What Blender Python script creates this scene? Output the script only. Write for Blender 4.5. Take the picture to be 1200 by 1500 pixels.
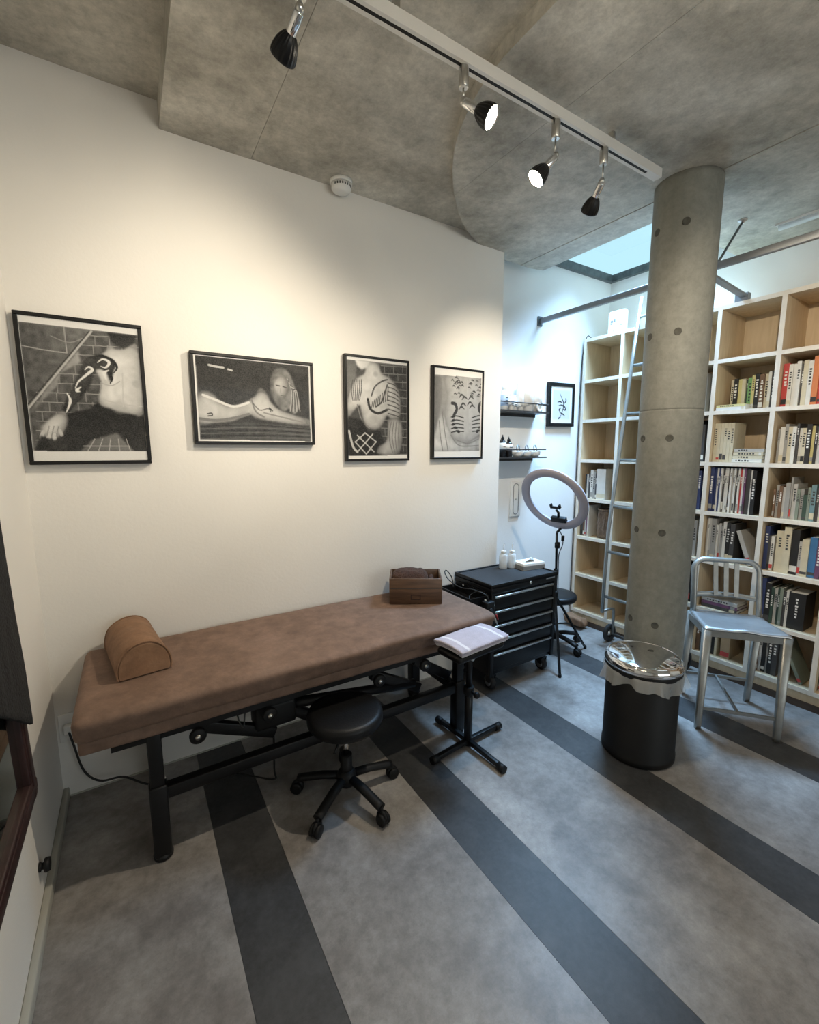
import bpy, bmesh, math, random
import numpy as np
from mathutils import Vector, Matrix
R = math.radians
random.seed(7)
for o in list(bpy.data.objects): bpy.data.objects.remove(o)
SC = bpy.context.scene
COL = SC.collection

# ------------------------------------------------------------------ camera
CAM_H = 1.42
cam = bpy.data.objects.new('camera', bpy.data.cameras.new('camera'))
COL.objects.link(cam)
cam.data.sensor_fit = 'VERTICAL'; cam.data.sensor_height = 36.0
cam.data.lens = 649.5136 / 1500 * 36.0
cam.data.clip_start = 0.02
_y, _p, _r = R(57.87288), R(-7.9304), R(-0.07458)
fwd = Vector((math.cos(_p)*math.cos(_y), math.cos(_p)*math.sin(_y), math.sin(_p)))
rt = Vector((math.sin(_y), -math.cos(_y), 0)); up = rt.cross(fwd)
r2 = math.cos(_r)*rt + math.sin(_r)*up; u2 = -math.sin(_r)*rt + math.cos(_r)*up
cam.matrix_world = Matrix(((r2.x, u2.x, -fwd.x, 0), (r2.y, u2.y, -fwd.y, 0), (r2.z, u2.z, -fwd.z, CAM_H), (0, 0, 0, 1)))
SC.camera = cam

# ------------------------------------------------------------------ world, daylight, added fill, exposure
w = bpy.data.worlds.new('world'); SC.world = w; w.use_nodes = True
bg = w.node_tree.nodes['Background']
bg.inputs[0].default_value = (0.265, 0.435, 0.50, 1); bg.inputs[1].default_value = 1.0
SC.view_settings.view_transform = 'Standard'; SC.view_settings.look = 'None'
SC.view_settings.gamma = 1; SC.view_settings.exposure = 1.04
SC.view_settings.use_curve_mapping = False

def area(name, loc, direction, sx, sy, power, color, spread=180):
    l = bpy.data.lights.new(name, 'AREA'); l.shape = 'RECTANGLE'; l.size = sx; l.size_y = sy
    l.energy = power; l.color = color; l.spread = R(spread)
    o = bpy.data.objects.new(name, l); COL.objects.link(o); o.location = loc
    o.rotation_euler = Vector(direction).to_track_quat('-Z', 'Y').to_euler()
    return o
area('skylight_daylight', (2.88, 1.80, 2.84), (-.10, -.08, -1), .56, .56, 25, (0.38, 0.66, 1.0), 96)
area('added_window_fill', (1.75, -2.72, 1.55), (0, 1, -.12), 2.3, 1.6, 13, (1.0, 0.98, 0.96), 170)  # added fill light from behind the camera; no window is seen there

# ------------------------------------------------------------------ room measures (metres; camera stands at x=0, y=0)
WY = 2.157      # main wall
RY = 2.33       # recessed wall behind the shelves
RX = 3.37       # wall behind the bookcase
LX = -0.33      # left wall
FY = -2.6       # wall behind the camera
Z0, Z1, Z2 = 2.77, 2.67, 2.62

# ------------------------------------------------------------------ materials
MATS = {}
def new_mat(name):
    m = bpy.data.materials.new(name); m.use_nodes = True
    nt = m.node_tree; b = nt.nodes['Principled BSDF']; MATS[name] = m
    return m, nt, b
def simple(name, col, rough=.5, metal=0., var=.0, scale=8., bump=0., bscale=60., **kw):
    m, nt, b = new_mat(name)
    b.inputs['Roughness'].default_value = rough; b.inputs['Metallic'].default_value = metal
    for k, v in kw.items(): b.inputs[k.replace('_', ' ')].default_value = v
    c = (*col, 1)
    tc = nt.nodes.new('ShaderNodeTexCoord')
    n = nt.nodes.new('ShaderNodeTexNoise'); n.inputs['Scale'].default_value = scale; n.inputs['Detail'].default_value = 4
    nt.links.new(tc.outputs['Object'], n.inputs['Vector'])
    cr = nt.nodes.new('ShaderNodeValToRGB')
    cr.color_ramp.elements[0].position = .3; cr.color_ramp.elements[1].position = .7
    cr.color_ramp.elements[0].color = (*[x*(1-var) for x in col], 1)
    cr.color_ramp.elements[1].color = (*[min(1, x*(1+var)) for x in col], 1)
    nt.links.new(n.outputs['Fac'], cr.inputs['Fac']); nt.links.new(cr.outputs['Color'], b.inputs['Base Color'])
    if bump:
        n2 = nt.nodes.new('ShaderNodeTexNoise'); n2.inputs['Scale'].default_value = bscale; n2.inputs['Detail'].default_value = 3
        nt.links.new(tc.outputs['Object'], n2.inputs['Vector'])
        bp = nt.nodes.new('ShaderNodeBump'); bp.inputs['Strength'].default_value = bump; bp.inputs['Distance'].default_value = .01
        nt.links.new(n2.outputs['Fac'], bp.inputs['Height']); nt.links.new(bp.outputs['Normal'], b.inputs['Normal'])
    return m
def layered(name, c1, c2, c3, s1, s2, rough, bump, stretch=(1, 1, 1), rough2=None, speck=.22, sscale=22):
    """mottled surface: two noise octaves mixed into three tones, fine bump"""
    m, nt, b = new_mat(name)
    tc = nt.nodes.new('ShaderNodeTexCoord'); mp = nt.nodes.new('ShaderNodeMapping'); mp.inputs['Scale'].default_value = stretch
    nt.links.new(tc.outputs['Object'], mp.inputs['Vector'])
    na = nt.nodes.new('ShaderNodeTexNoise'); na.inputs['Scale'].default_value = s1; na.inputs['Detail'].default_value = 8; na.inputs['Roughness'].default_value = .65
    nb = nt.nodes.new('ShaderNodeTexNoise'); nb.inputs['Scale'].default_value = s2; nb.inputs['Detail'].default_value = 6; nb.inputs['Distortion'].default_value = .6
    for n in (na, nb): nt.links.new(mp.outputs['Vector'], n.inputs['Vector'])
    ra = nt.nodes.new('ShaderNodeValToRGB'); ra.color_ramp.elements[0].position = .32; ra.color_ramp.elements[1].position = .68
    ra.color_ramp.elements[0].color = (*c1, 1); ra.color_ramp.elements[1].color = (*c2, 1)
    rb = nt.nodes.new('ShaderNodeValToRGB'); rb.color_ramp.elements[0].position = .5; rb.color_ramp.elements[1].position = .72
    rb.color_ramp.elements[0].color = (0, 0, 0, 1); rb.color_ramp.elements[1].color = (.8, .8, .8, 1)
    mx = nt.nodes.new('ShaderNodeMix'); mx.data_type = 'RGBA'
    nt.links.new(na.outputs['Fac'], ra.inputs['Fac']); nt.links.new(nb.outputs['Fac'], rb.inputs['Fac'])
    nt.links.new(rb.outputs['Color'], mx.inputs[0]); nt.links.new(ra.outputs['Color'], mx.inputs[6]); mx.inputs[7].default_value = (*c3, 1)
    ns = nt.nodes.new('ShaderNodeTexNoise'); ns.inputs['Scale'].default_value = sscale; ns.inputs['Detail'].default_value = 9; ns.inputs['Roughness'].default_value = .8
    nt.links.new(tc.outputs['Object'], ns.inputs['Vector'])
    ms = nt.nodes.new('ShaderNodeMapRange'); ms.inputs[1].default_value = .3; ms.inputs[2].default_value = .7; ms.inputs[3].default_value = 1-speck; ms.inputs[4].default_value = 1+speck
    nt.links.new(ns.outputs['Fac'], ms.inputs[0])
    mm = nt.nodes.new('ShaderNodeMix'); mm.data_type = 'RGBA'; mm.blend_type = 'MULTIPLY'; mm.inputs[0].default_value = 1
    nt.links.new(mx.outputs[2], mm.inputs[6]); nt.links.new(ms.outputs[0], mm.inputs[7])
    nt.links.new(mm.outputs[2], b.inputs['Base Color'])
    b.inputs['Roughness'].default_value = rough
    if rough2 is not None:
        mr = nt.nodes.new('ShaderNodeMapRange'); mr.inputs[3].default_value = rough; mr.inputs[4].default_value = rough2
        nt.links.new(na.outputs['Fac'], mr.inputs[0]); nt.links.new(mr.outputs[0], b.inputs['Roughness'])
    nc = nt.nodes.new('ShaderNodeTexNoise'); nc.inputs['Scale'].default_value = s1*9; nc.inputs['Detail'].default_value = 5
    nt.links.new(mp.outputs['Vector'], nc.inputs['Vector'])
    bp = nt.nodes.new('ShaderNodeBump'); bp.inputs['Strength'].default_value = bump; bp.inputs['Distance'].default_value = .01
    nt.links.new(nc.outputs['Fac'], bp.inputs['Height']); nt.links.new(bp.outputs['Normal'], b.inputs['Normal'])
    return m
def emis(name, col, strength):
    m, nt, b = new_mat(name)
    b.inputs['Base Color'].default_value = (*col, 1); b.inputs['Emission Color'].default_value = (*col, 1); b.inputs['Emission Strength'].default_value = strength
    return m

M_WALL = simple('wall_paint', (.77, .745, .70), .75, var=.02, scale=2.5, bump=.06, bscale=90)
M_WALLW = simple('recess_paint', (.80, .80, .79), .75, var=.02, scale=2.5, bump=.06, bscale=90)
M_CONC = layered('ceiling_concrete', (.26, .244, .206), (.52, .494, .43), (.70, .675, .605), 3.2, 1.3, .62, .3, speck=.30)
M_COLM = layered('column_concrete', (.20, .198, .168), (.255, .25, .218), (.165, .163, .138), 4.0, 2.0, .7, .15, (1, 1, .25))
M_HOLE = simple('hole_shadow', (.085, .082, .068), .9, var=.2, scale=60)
M_VIN = layered('vinyl_stone', (.150, .134, .124), (.285, .266, .252), (.38, .362, .348), 4.5, 2.2, .42, .05, rough2=.34, speck=.3)
M_DVIN = layered('vinyl_charcoal', (.030, .030, .031), (.048, .048, .050), (.06, .06, .062), 60, 9, .40, .10)
M_BASE = simple('baseboard_vinyl', (.42, .41, .36), .6, var=.05)
M_KICK = simple('kick_dark', (.07, .045, .03), .6, var=.2)
def wood(name, c1, c2, rough, sc=(1, 1, 10)):
    m, nt, b = new_mat(name)
    tc = nt.nodes.new('ShaderNodeTexCoord'); mp = nt.nodes.new('ShaderNodeMapping'); mp.inputs['Scale'].default_value = sc
    n = nt.nodes.new('ShaderNodeTexNoise'); n.inputs['Scale'].default_value = 5; n.inputs['Detail'].default_value = 6; n.inputs['Distortion'].default_value = 1.0
    cr = nt.nodes.new('ShaderNodeValToRGB'); cr.color_ramp.elements[0].position = .3; cr.color_ramp.elements[1].position = .7
    cr.color_ramp.elements[0].color = (*c1, 1); cr.color_ramp.elements[1].color = (*c2, 1)
    nt.links.new(tc.outputs['Object'], mp.inputs['Vector']); nt.links.new(mp.outputs['Vector'], n.inputs['Vector'])
    nt.links.new(n.outputs['Fac'], cr.inputs['Fac']); nt.links.new(cr.outputs['Color'], b.inputs['Base Color'])
    b.inputs['Roughness'].default_value = rough
    return m
M_MAPLE = wood('birch_ply', (.60, .46, .29), (.70, .56, .38), .5, (6, 6, .8))
M_EDGE = wood('birch_edge', (.74, .66, .55), (.82, .75, .65), .5, (6, 6, 3))
M_WALNUT = wood('mirror_wood', (.020, .009, .009), (.042, .018, .017), .4, (3, 3, 1))
M_CRATE = wood('crate_wood', (.055, .028, .016), (.13, .07, .038), .55, (1, 8, 8))
M_LEATH = layered('brown_suede', (.145, .088, .060), (.215, .132, .094), (.26, .167, .123), 14, 3, .75, .12)
M_TAN = layered('tan_suede', (.20, .105, .055), (.27, .148, .082), (.31, .18, .105), 14, 3, .8, .12)
M_TOWELB = simple('brown_terry', (.06, .028, .018), .95, var=.3, scale=40, bump=.8, bscale=140)
M_BLACK = simple('black_metal', (.006, .006, .0065), .38, var=.2, Specular_IOR_Level=.3)
M_BLKP = simple('black_plastic', (.005, .005, .0052), .55, var=.2, Specular_IOR_Level=.3)
M_BLKV = simple('black_vinyl', (.0045, .0045, .005), .45, var=.2, bump=.1, bscale=150, Specular_IOR_Level=.3)
M_BLKC = simple('black_cloth', (.004, .004, .005), .95, var=.3, scale=30, bump=.5, bscale=120)
M_BMAT = simple('black_rubber_mat', (.022, .023, .026), .75, var=.2, scale=120, bump=.2, bscale=200)
M_CHROME = simple('chrome', (.80, .80, .80), .07, 1.)
M_STEEL = simple('satin_steel', (.62, .61, .58), .28, 1., var=.05, scale=20)
M_ALU = simple('brushed_aluminium', (.36, .36, .34), .46, 1., var=.08, scale=30)
M_SEAT = simple('seat_aluminium', (.56, .57, .58), .42, 1., var=.06, scale=30)
M_WHT = simple('white_plastic', (.80, .79, .76), .45, var=.02)
M_PAPER = simple('white_paper', (.82, .81, .78), .85, var=.03)
M_TRACK = simple('track_white', (.70, .68, .64), .45, var=.03)
M_FRAME = simple('black_frame', (.007, .0065, .006), .4, var=.2, Specular_IOR_Level=.3)
M_GRAYM = simple('grey_metal', (.30, .31, .32), .45, .8, var=.1)
M_DKALU = simple('skylight_frame', (.10, .115, .12), .5, .3, var=.3, scale=25)
M_RING = simple('ring_diffuser', (.40, .37, .42), .55, var=.03)
M_LAV = simple('lavender_towel', (.50, .46, .53), .95, var=.06, scale=30, bump=.4, bscale=160)
M_LAVS = simple('towel_stripe', (.74, .72, .76), .95, var=.04, bump=.4, bscale=160)
M_WIRE = simple('wire_black', (.01, .01, .01), .5)
M_WICK = wood('wicker', (.10, .065, .045), (.30, .22, .16), .9, (30, 30, 8))
M_TYRE = simple('tyre_rubber', (.016, .016, .017), .7, var=.2)
M_SHELF = simple('shelf_metal', (.035, .032, .030), .45, var=.2)
M_BLUEP = simple('pale_blue_label', (.42, .55, .74), .5)
M_INK = simple('ink_bottle_dark', (.018, .016, .016), .25)
M_MARK = simple('dark_marking', (.05, .05, .05), .6)
M_GREYM = simple('grey_marking', (.25, .25, .25), .6)
M_BULB = emis('lit_bulb', (1.0, .86, .64), 40)
M_BULBD = emis('dim_bulb', (1.0, .9, .74), 3)
M_RED = simple('red_clip', (.32, .02, .02), .4)
M_FLUO = simple('tube_cover', (.62, .61, .57), .4)
m, nt, b = new_mat('clear_bag'); M_BAG = m
b.inputs['Base Color'].default_value = (.80, .80, .78, 1); b.inputs['Roughness'].default_value = .22; b.inputs['Alpha'].default_value = .34
m, nt, b = new_mat('clear_bottle'); M_CLEAR = m
b.inputs['Base Color'].default_value = (.86, .87, .86, 1); b.inputs['Roughness'].default_value = .15; b.inputs['Alpha'].default_value = .55
m, nt, b = new_mat('mirror_glass'); M_MIRR = m
b.inputs['Base Color'].default_value = (.62, .66, .60, 1); b.inputs['Metallic'].default_value = 1; b.inputs['Roughness'].default_value = .03
m, nt, b = new_mat('window_glass'); M_GLASS = m
b.inputs['Base Color'].default_value = (.9, .97, 1, 1); b.inputs['Alpha'].default_value = .06; b.inputs['Roughness'].default_value = .05
m, nt, b = new_mat('photo_print'); M_PRINT = m
a_ = nt.nodes.new('ShaderNodeVertexColor'); a_.layer_name = 'ink'
nt.links.new(a_.outputs['Color'], b.inputs['Base Color'])
b.inputs['Roughness'].default_value = .6; b.inputs['Specular IOR Level'].default_value = .25; b.inputs['Coat Weight'].default_value = .12; b.inputs['Coat Roughness'].default_value = .06

# ------------------------------------------------------------------ mesh helpers
class MB:
    """collects shapes in a bmesh; mi = material slot of the shape"""
    def __init__(s): s.bm = bmesh.new()
    def _merge(s, t, mi, smooth):
        for f in t.faces: f.material_index = mi; f.smooth = smooth
        me = bpy.data.meshes.new('t'); t.to_mesh(me); t.free(); s.bm.from_mesh(me); bpy.data.meshes.remove(me)
    def box(s, c, size, rot=None, bev=0., seg=2, mi=0, smooth=None):
        t = bmesh.new(); bmesh.ops.create_cube(t, size=1)
        for v in t.verts: v.co = Vector((v.co.x*size[0], v.co.y*size[1], v.co.z*size[2]))
        if bev: bmesh.ops.bevel(t, geom=list(t.edges), offset=bev, segments=seg, affect='EDGES', profile=.5)
        mt = Matrix.Translation(Vector(c))
        if rot is not None: mt = mt @ (rot.to_4x4() if isinstance(rot, Matrix) else Matrix.Rotation(rot, 4, 'Z'))
        bmesh.ops.transform(t, matrix=mt, verts=t.verts)
        s._merge(t, mi, (bev > 0) if smooth is None else smooth); return s
    def bb(s, a, b_, **k):
        return s.box([(a[i]+b_[i])/2 for i in range(3)], [abs(b_[i]-a[i]) for i in range(3)], **k)
    def cyl(s, p0, p1, r, rb=None, n=20, mi=0, caps=True, smooth=True):
        p0, p1 = Vector(p0), Vector(p1); d = p1-p0; L = d.length
        t = bmesh.new(); bmesh.ops.create_cone(t, cap_ends=caps, cap_tris=False, segments=n, radius1=r, radius2=r if rb is None else rb, depth=L)
        q = Vector((0, 0, 1)).rotation_difference(d.normalized()) if L else None
        bmesh.ops.transform(t, matrix=Matrix.Translation((p0+p1)/2) @ q.to_matrix().to_4x4(), verts=t.verts)
        for f in t.faces: f.smooth = smooth and len(f.verts) == 4; f.material_index = mi
        me = bpy.data.meshes.new('t'); t.to_mesh(me); t.free(); s.bm.from_mesh(me); bpy.data.meshes.remove(me); return s
    def lathe(s, prof, c=(0, 0, 0), axis=(0, 0, 1), n=32, mi=0, smooth=True, wob=None, caps=True):
        q = Vector((0, 0, 1)).rotation_difference(Vector(axis).normalized()); c = Vector(c)
        rings = []
        for k, (r, z) in enumerate(prof):
            ring = []
            for i in range(n):
                a = 2*math.pi*i/n; rr, zz = (r, z) if wob is None else wob(r, z, a, k)
                ring.append(s.bm.verts.new(c + q @ Vector((rr*math.cos(a), rr*math.sin(a), zz))))
            rings.append(ring)
        for k in range(len(rings)-1):
            for i in range(n):
                f = s.bm.faces.new((rings[k][i], rings[k][(i+1) % n], rings[k+1][(i+1) % n], rings[k+1][i])); f.smooth = smooth; f.material_index = mi
        for k, rev in ((0, True), (-1, False)):
            if prof[k][0] > 1e-6 and wob is None and caps and prof[0] != prof[-1]:
                f = s.bm.faces.new(rings[k][::-1] if rev else rings[k]); f.material_index = mi
        return s
    def tube(s, pts, r, n=10, mi=0, flat=None):
        """swept tube; flat=(rx, ry) gives an elliptical section"""
        pts = [Vector(p) for p in pts]; rings = []
        prev = None
        for i, p in enumerate(pts):
            d = ((pts[min(i+1, len(pts)-1)]-p).normalized() + (p-pts[max(i-1, 0)]).normalized()).normalized()
            if prev is None: a = d.orthogonal().normalized() if abs(d.z) > .9 else d.cross(Vector((0, 0, 1))).normalized()
            else: a = (prev - d*prev.dot(d)).normalized()
            prev = a; b_ = d.cross(a)
            rx, ry = flat if flat else (r, r)
            rings.append([s.bm.verts.new(p + a*rx*math.cos(2*math.pi*k/n) + b_*ry*math.sin(2*math.pi*k/n)) for k in range(n)])
        for i in range(len(rings)-1):
            for k in range(n):
                f = s.bm.faces.new((rings[i][k], rings[i][(k+1) % n], rings[i+1][(k+1) % n], rings[i+1][k])); f.smooth = True; f.material_index = mi
        for ring in (rings[0], rings[-1]):
            f = s.bm.faces.new(ring); f.material_index = mi
        return s
    def bar(s, p0, p1, wx, wy, side=(0, 0, 1), mi=0, bev=0.):
        """rectangular bar from p0 to p1, wx across 'side x axis', wy along side"""
        p0, p1 = Vector(p0), Vector(p1); d = (p1-p0).normalized(); a = d.cross(Vector(side)).normalized(); b_ = a.cross(d)
        m = Matrix((a, b_, d)).transposed()
        return s.box((p0+p1)/2, (wx, wy, (p1-p0).length), rot=m, mi=mi, bev=bev)
    def prism(s, poly, z0, z1, mi=0, smooth=False):
        lo = [s.bm.verts.new((x, y, z0)) for x, y in poly]; hi = [s.bm.verts.new((x, y, z1)) for x, y in poly]
        n = len(poly)
        for i in range(n):
            f = s.bm.faces.new((lo[i], lo[(i+1) % n], hi[(i+1) % n], hi[i])); f.material_index = mi; f.smooth = smooth
        for f in (s.bm.faces.new(lo[::-1]), s.bm.faces.new(hi)): f.material_index = mi
        return s
    def grid(s, fn, nu, nv, mi=0, smooth=True):
        vs = [[s.bm.verts.new(fn(i/nu, j/nv)) for j in range(nv+1)] for i in range(nu+1)]
        for i in range(nu):
            for j in range(nv):
                f = s.bm.faces.new((vs[i][j], vs[i+1][j], vs[i+1][j+1], vs[i][j+1])); f.smooth = smooth; f.material_index = mi
        return s
    def build(s, name, mats, parent=None, world=True, origin=None):
        """world=True: coordinates are world ones, re-expressed in the parent's frame"""
        bmesh.ops.recalc_face_normals(s.bm, faces=s.bm.faces)
        me = bpy.data.meshes.new(name)
        off = None
        if parent is not None and world:
            bpy_m = root_matrix(parent); s.bm.transform(bpy_m.inverted())
        elif parent is None:
            if origin is None:
                xs = [v.co for v in s.bm.verts]
                origin = Vector(((min(v.x for v in xs)+max(v.x for v in xs))/2, (min(v.y for v in xs)+max(v.y for v in xs))/2, min(v.z for v in xs)))
            s.bm.transform(Matrix.Translation(-Vector(origin)))
        s.bm.to_mesh(me); s.bm.free()
        for m_ in (mats if isinstance(mats, (list, tuple)) else [mats]): me.materials.append(m_)
        o = bpy.data.objects.new(name, me); COL.objects.link(o)
        if parent is not None: o.parent = parent
        else: o.location = origin
        return o
def root_matrix(o):
    m = Matrix.LocRotScale(o.location, o.rotation_euler, o.scale)
    return root_matrix(o.parent) @ m if o.parent else m
def tag(o, label=None, cat=None, group=None, kind=None):
    if label: o['label'] = label
    if cat: o['category'] = cat
    if group: o['group'] = group
    if kind: o['kind'] = kind
    return o
def thing(name, label, cat, loc=(0, 0, 0), rz=0., group=None):
    o = bpy.data.objects.new(name, None); COL.objects.link(o); o.location = loc; o.rotation_euler = (0, 0, rz)
    o.empty_display_size = .05
    return tag(o, label, cat, group)
def struct(o, label=None): return tag(o, label, kind='structure')
def copy_tree(o, parent=None):
    c = o.copy(); COL.objects.link(c)
    if parent is not None: c.parent = parent
    for ch in list(o.children): copy_tree(ch, c)
    return c

# ================================================================== SETTING
# floor: base slab with loose-laid vinyl strips
fl = struct(MB().bb((LX-.1, FY-.1, -.12), (RX+.1, RY+.1, -.004)).build('floor', M_DVIN), 'vinyl floor of mottled grey panels and charcoal stripes')
dark = [(.165+.7485*k, .365+.7485*k) for k in range(-1, 5)]
edges = []
for a, b_ in dark:
    if b_ > LX and a < RX: edges.append((max(a, LX), min(b_, RX), 'dark_strip', M_DVIN))
for k in range(len(dark)-1):
    a, b_ = dark[k][1], dark[k+1][0]
    if b_ > LX and a < RX: edges.append((max(a, LX), min(b_, RX), 'light_strip', M_VIN))
for a, b_, nm, mt in edges:
    MB().bb((a+.0006, FY, -.004), (b_-.0006, RY, 0)).build(nm, mt, fl)

struct(MB().bb((LX-.1, WY, 0), (2.045, WY+.3, Z0+.3)).build('wall_back', M_WALL), 'off white painted wall with four framed photographs')
struct(MB().bb((2.045, RY, 0), (RX+.1, RY+.127, 2.785)).build('wall_recess', M_WALLW), 'recessed white wall with two small shelves')
struct(MB().bb((RX, FY-.1, 0), (RX+.1, RY, 2.785)).build('wall_right', M_WALLW), 'white wall above the tall bookcase')
struct(MB().bb((LX-.1, FY-.1, 0), (LX, WY, Z0+.3)).build('wall_left', M_WALL), 'white wall with the mirror')
# wall behind the camera; its window is an addition, out of view, for fill
wf = MB()
wf.bb((LX, FY-.1, 0), (.6, FY, 3.0)); wf.bb((2.9, FY-.1, 0), (RX, FY, 3.0)); wf.bb((.6, FY-.1, 0), (2.9, FY, .75)); wf.bb((.6, FY-.1, 2.35), (2.9, FY, 3.0))
struct(wf.build('wall_front', M_WALL), 'white wall behind the viewer with an added window opening')
win = MB().bb((.6, FY-.07, .75), (2.9, FY-.02, .80)).bb((.6, FY-.07, 2.30), (2.9, FY-.02, 2.35))
for x in (.625, 1.18, 1.75, 2.32, 2.875): win.bb((x-.025, FY-.07, .80), (x+.025, FY-.02, 2.30))
win = struct(win.build('window_added', M_DKALU), 'added wide window behind the viewer, out of view')
for k in range(4): MB().bb((.65+.57*k, FY-.05, .80), (1.155+.57*k, FY-.044, 2.30)).build('pane', M_GLASS, win)
struct(MB().bb((LX, FY, 0), (LX+.02, WY, .042), bev=.004).build('baseboard_left', M_BASE), 'low grey vinyl baseboard along the left wall')
struct(MB().bb((LX+.02, WY-.004, 0), (2.045, WY, .006)).build('trim_1', M_BASE), 'thin sealing bead where back wall meets floor')

# ceiling: bare concrete in three levels; the lowest slab has a rounded corner
ceil = MB()
ceil.bb((LX-.1, FY-.1, Z0), (.195, WY+.2, Z0+.3))
ceil = struct(ceil.build('ceiling', M_CONC), 'bare concrete ceiling in stepped slabs with a rounded corner')
for a, b_, dz in ((.195, .543, 0), (.545, 2.46, .0015)):
    MB().bb((a, FY-.1, Z1+dz), (b_, RY, Z1+.3)).build('slab_panel', M_CONC, ceil)
arc = [(1.07, 1.15), (1.088, 1.28), (1.135, 1.43), (1.20, 1.565), (1.285, 1.69), (1.40, 1.825), (1.56, 1.98), (1.73, 2.10), (1.92, 2.185), (2.13, 2.235), (2.30, 2.238), (2.40, 2.23), (2.46, 2.215)]
# smooth the arc (Catmull-Rom)
def catmull(P, n=6):
    out = []
    for i in range(len(P)-1):
        p0, p1, p2, p3 = [np.array(P[min(max(j, 0), len(P)-1)], float) for j in (i-1, i, i+1, i+2)]
        for k in range(n):
            t = k/n; out.append(tuple(.5*((2*p1)+(-p0+p2)*t+(2*p0-5*p1+4*p2-p3)*t*t+(-p0+3*p1-3*p2+p3)*t**3)))
    out.append(tuple(P[-1])); return out
outline = [(1.07, FY-.1)] + catmull(arc) + [(2.46, 1.42), (RX, 1.42), (RX, FY-.1)]
def clipx(poly, x, keep_right):
    out = []
    ins = (lambda p: p[0] >= x-1e-9) if keep_right else (lambda p: p[0] <= x+1e-9)
    for i, p in enumerate(poly):
        q = poly[(i+1) % len(poly)]
        if ins(p): out.append(p)
        if ins(p) != ins(q):
            t = (x-p[0])/(q[0]-p[0]); out.append((x, p[1]+t*(q[1]-p[1])))
    return out
cuts = [1.07, 1.403, 2.268, RX]
for k in range(3):
    pl = outline
    if k > 0: pl = clipx(pl, cuts[k]+.0015, True)
    if k < 2: pl = clipx(pl, cuts[k+1]-.0015, False)
    MB().prism(pl, Z2+(.0, .0015, -.001)[k], 2.95).build('slab_panel', M_CONC, ceil)
MB().prism([(p[0]+(.02 if p[0] < 1.2 else 0), p[1]-.02) for p in outline], Z2+.006, 2.94).build('slab_core', M_CONC, ceil)
# skylight
sk = MB()
zf = 2.735
sk.bb((2.46, RY-.035, zf), (RX, RY, zf+.05)); sk.bb((RX-.035, 1.42, zf), (RX, RY-.035, zf+.05)); sk.bb((2.46, 1.42, zf+.2), (2.49, RY-.035, zf+.25)); sk.bb((2.49, 1.42, zf+.2), (RX-.035, 1.45, zf+.25))
sk = struct(sk.build('window_1', M_DKALU), 'skylight with a thin grey metal frame above the bookcase')
MB().bb((2.40, 1.40, 2.97), (RX+.05, RY+.05, 2.978)).build('pane', M_GLASS, sk)

# ================================================================== COLUMN
CX, CY, CR = 2.2604, 1.1953, .1378
col = thing('column', 'round bare concrete column with formwork tie holes', 'column', (CX, CY, 0))
MB().lathe([(CR, 0), (CR, .02), (CR, .8), (CR, 1.598), (CR, 1.6045), (CR-.0025, 1.606), (CR-.0025, 1.608), (CR, 1.6095), (CR, 1.616), (CR, 2.1), (CR, 2.6), (CR, Z2+.004)], (CX, CY, 0), n=72).build('shaft', M_COLM, col)
for ang in (-151, 155):
    for z in (2.41, 1.95, 1.475, 1.025, .56, .12):
        a = R(ang); d = Vector((math.cos(a), math.sin(a), 0)); p = Vector((CX, CY, z))
        MB().lathe([(.0165, -.004), (.0165, .0014), (.0125, .0014), (.0115, .0007), (0, .0007)], p+d*(CR-.0004), d, n=20).build('tie_hole', M_HOLE, col)

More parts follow.
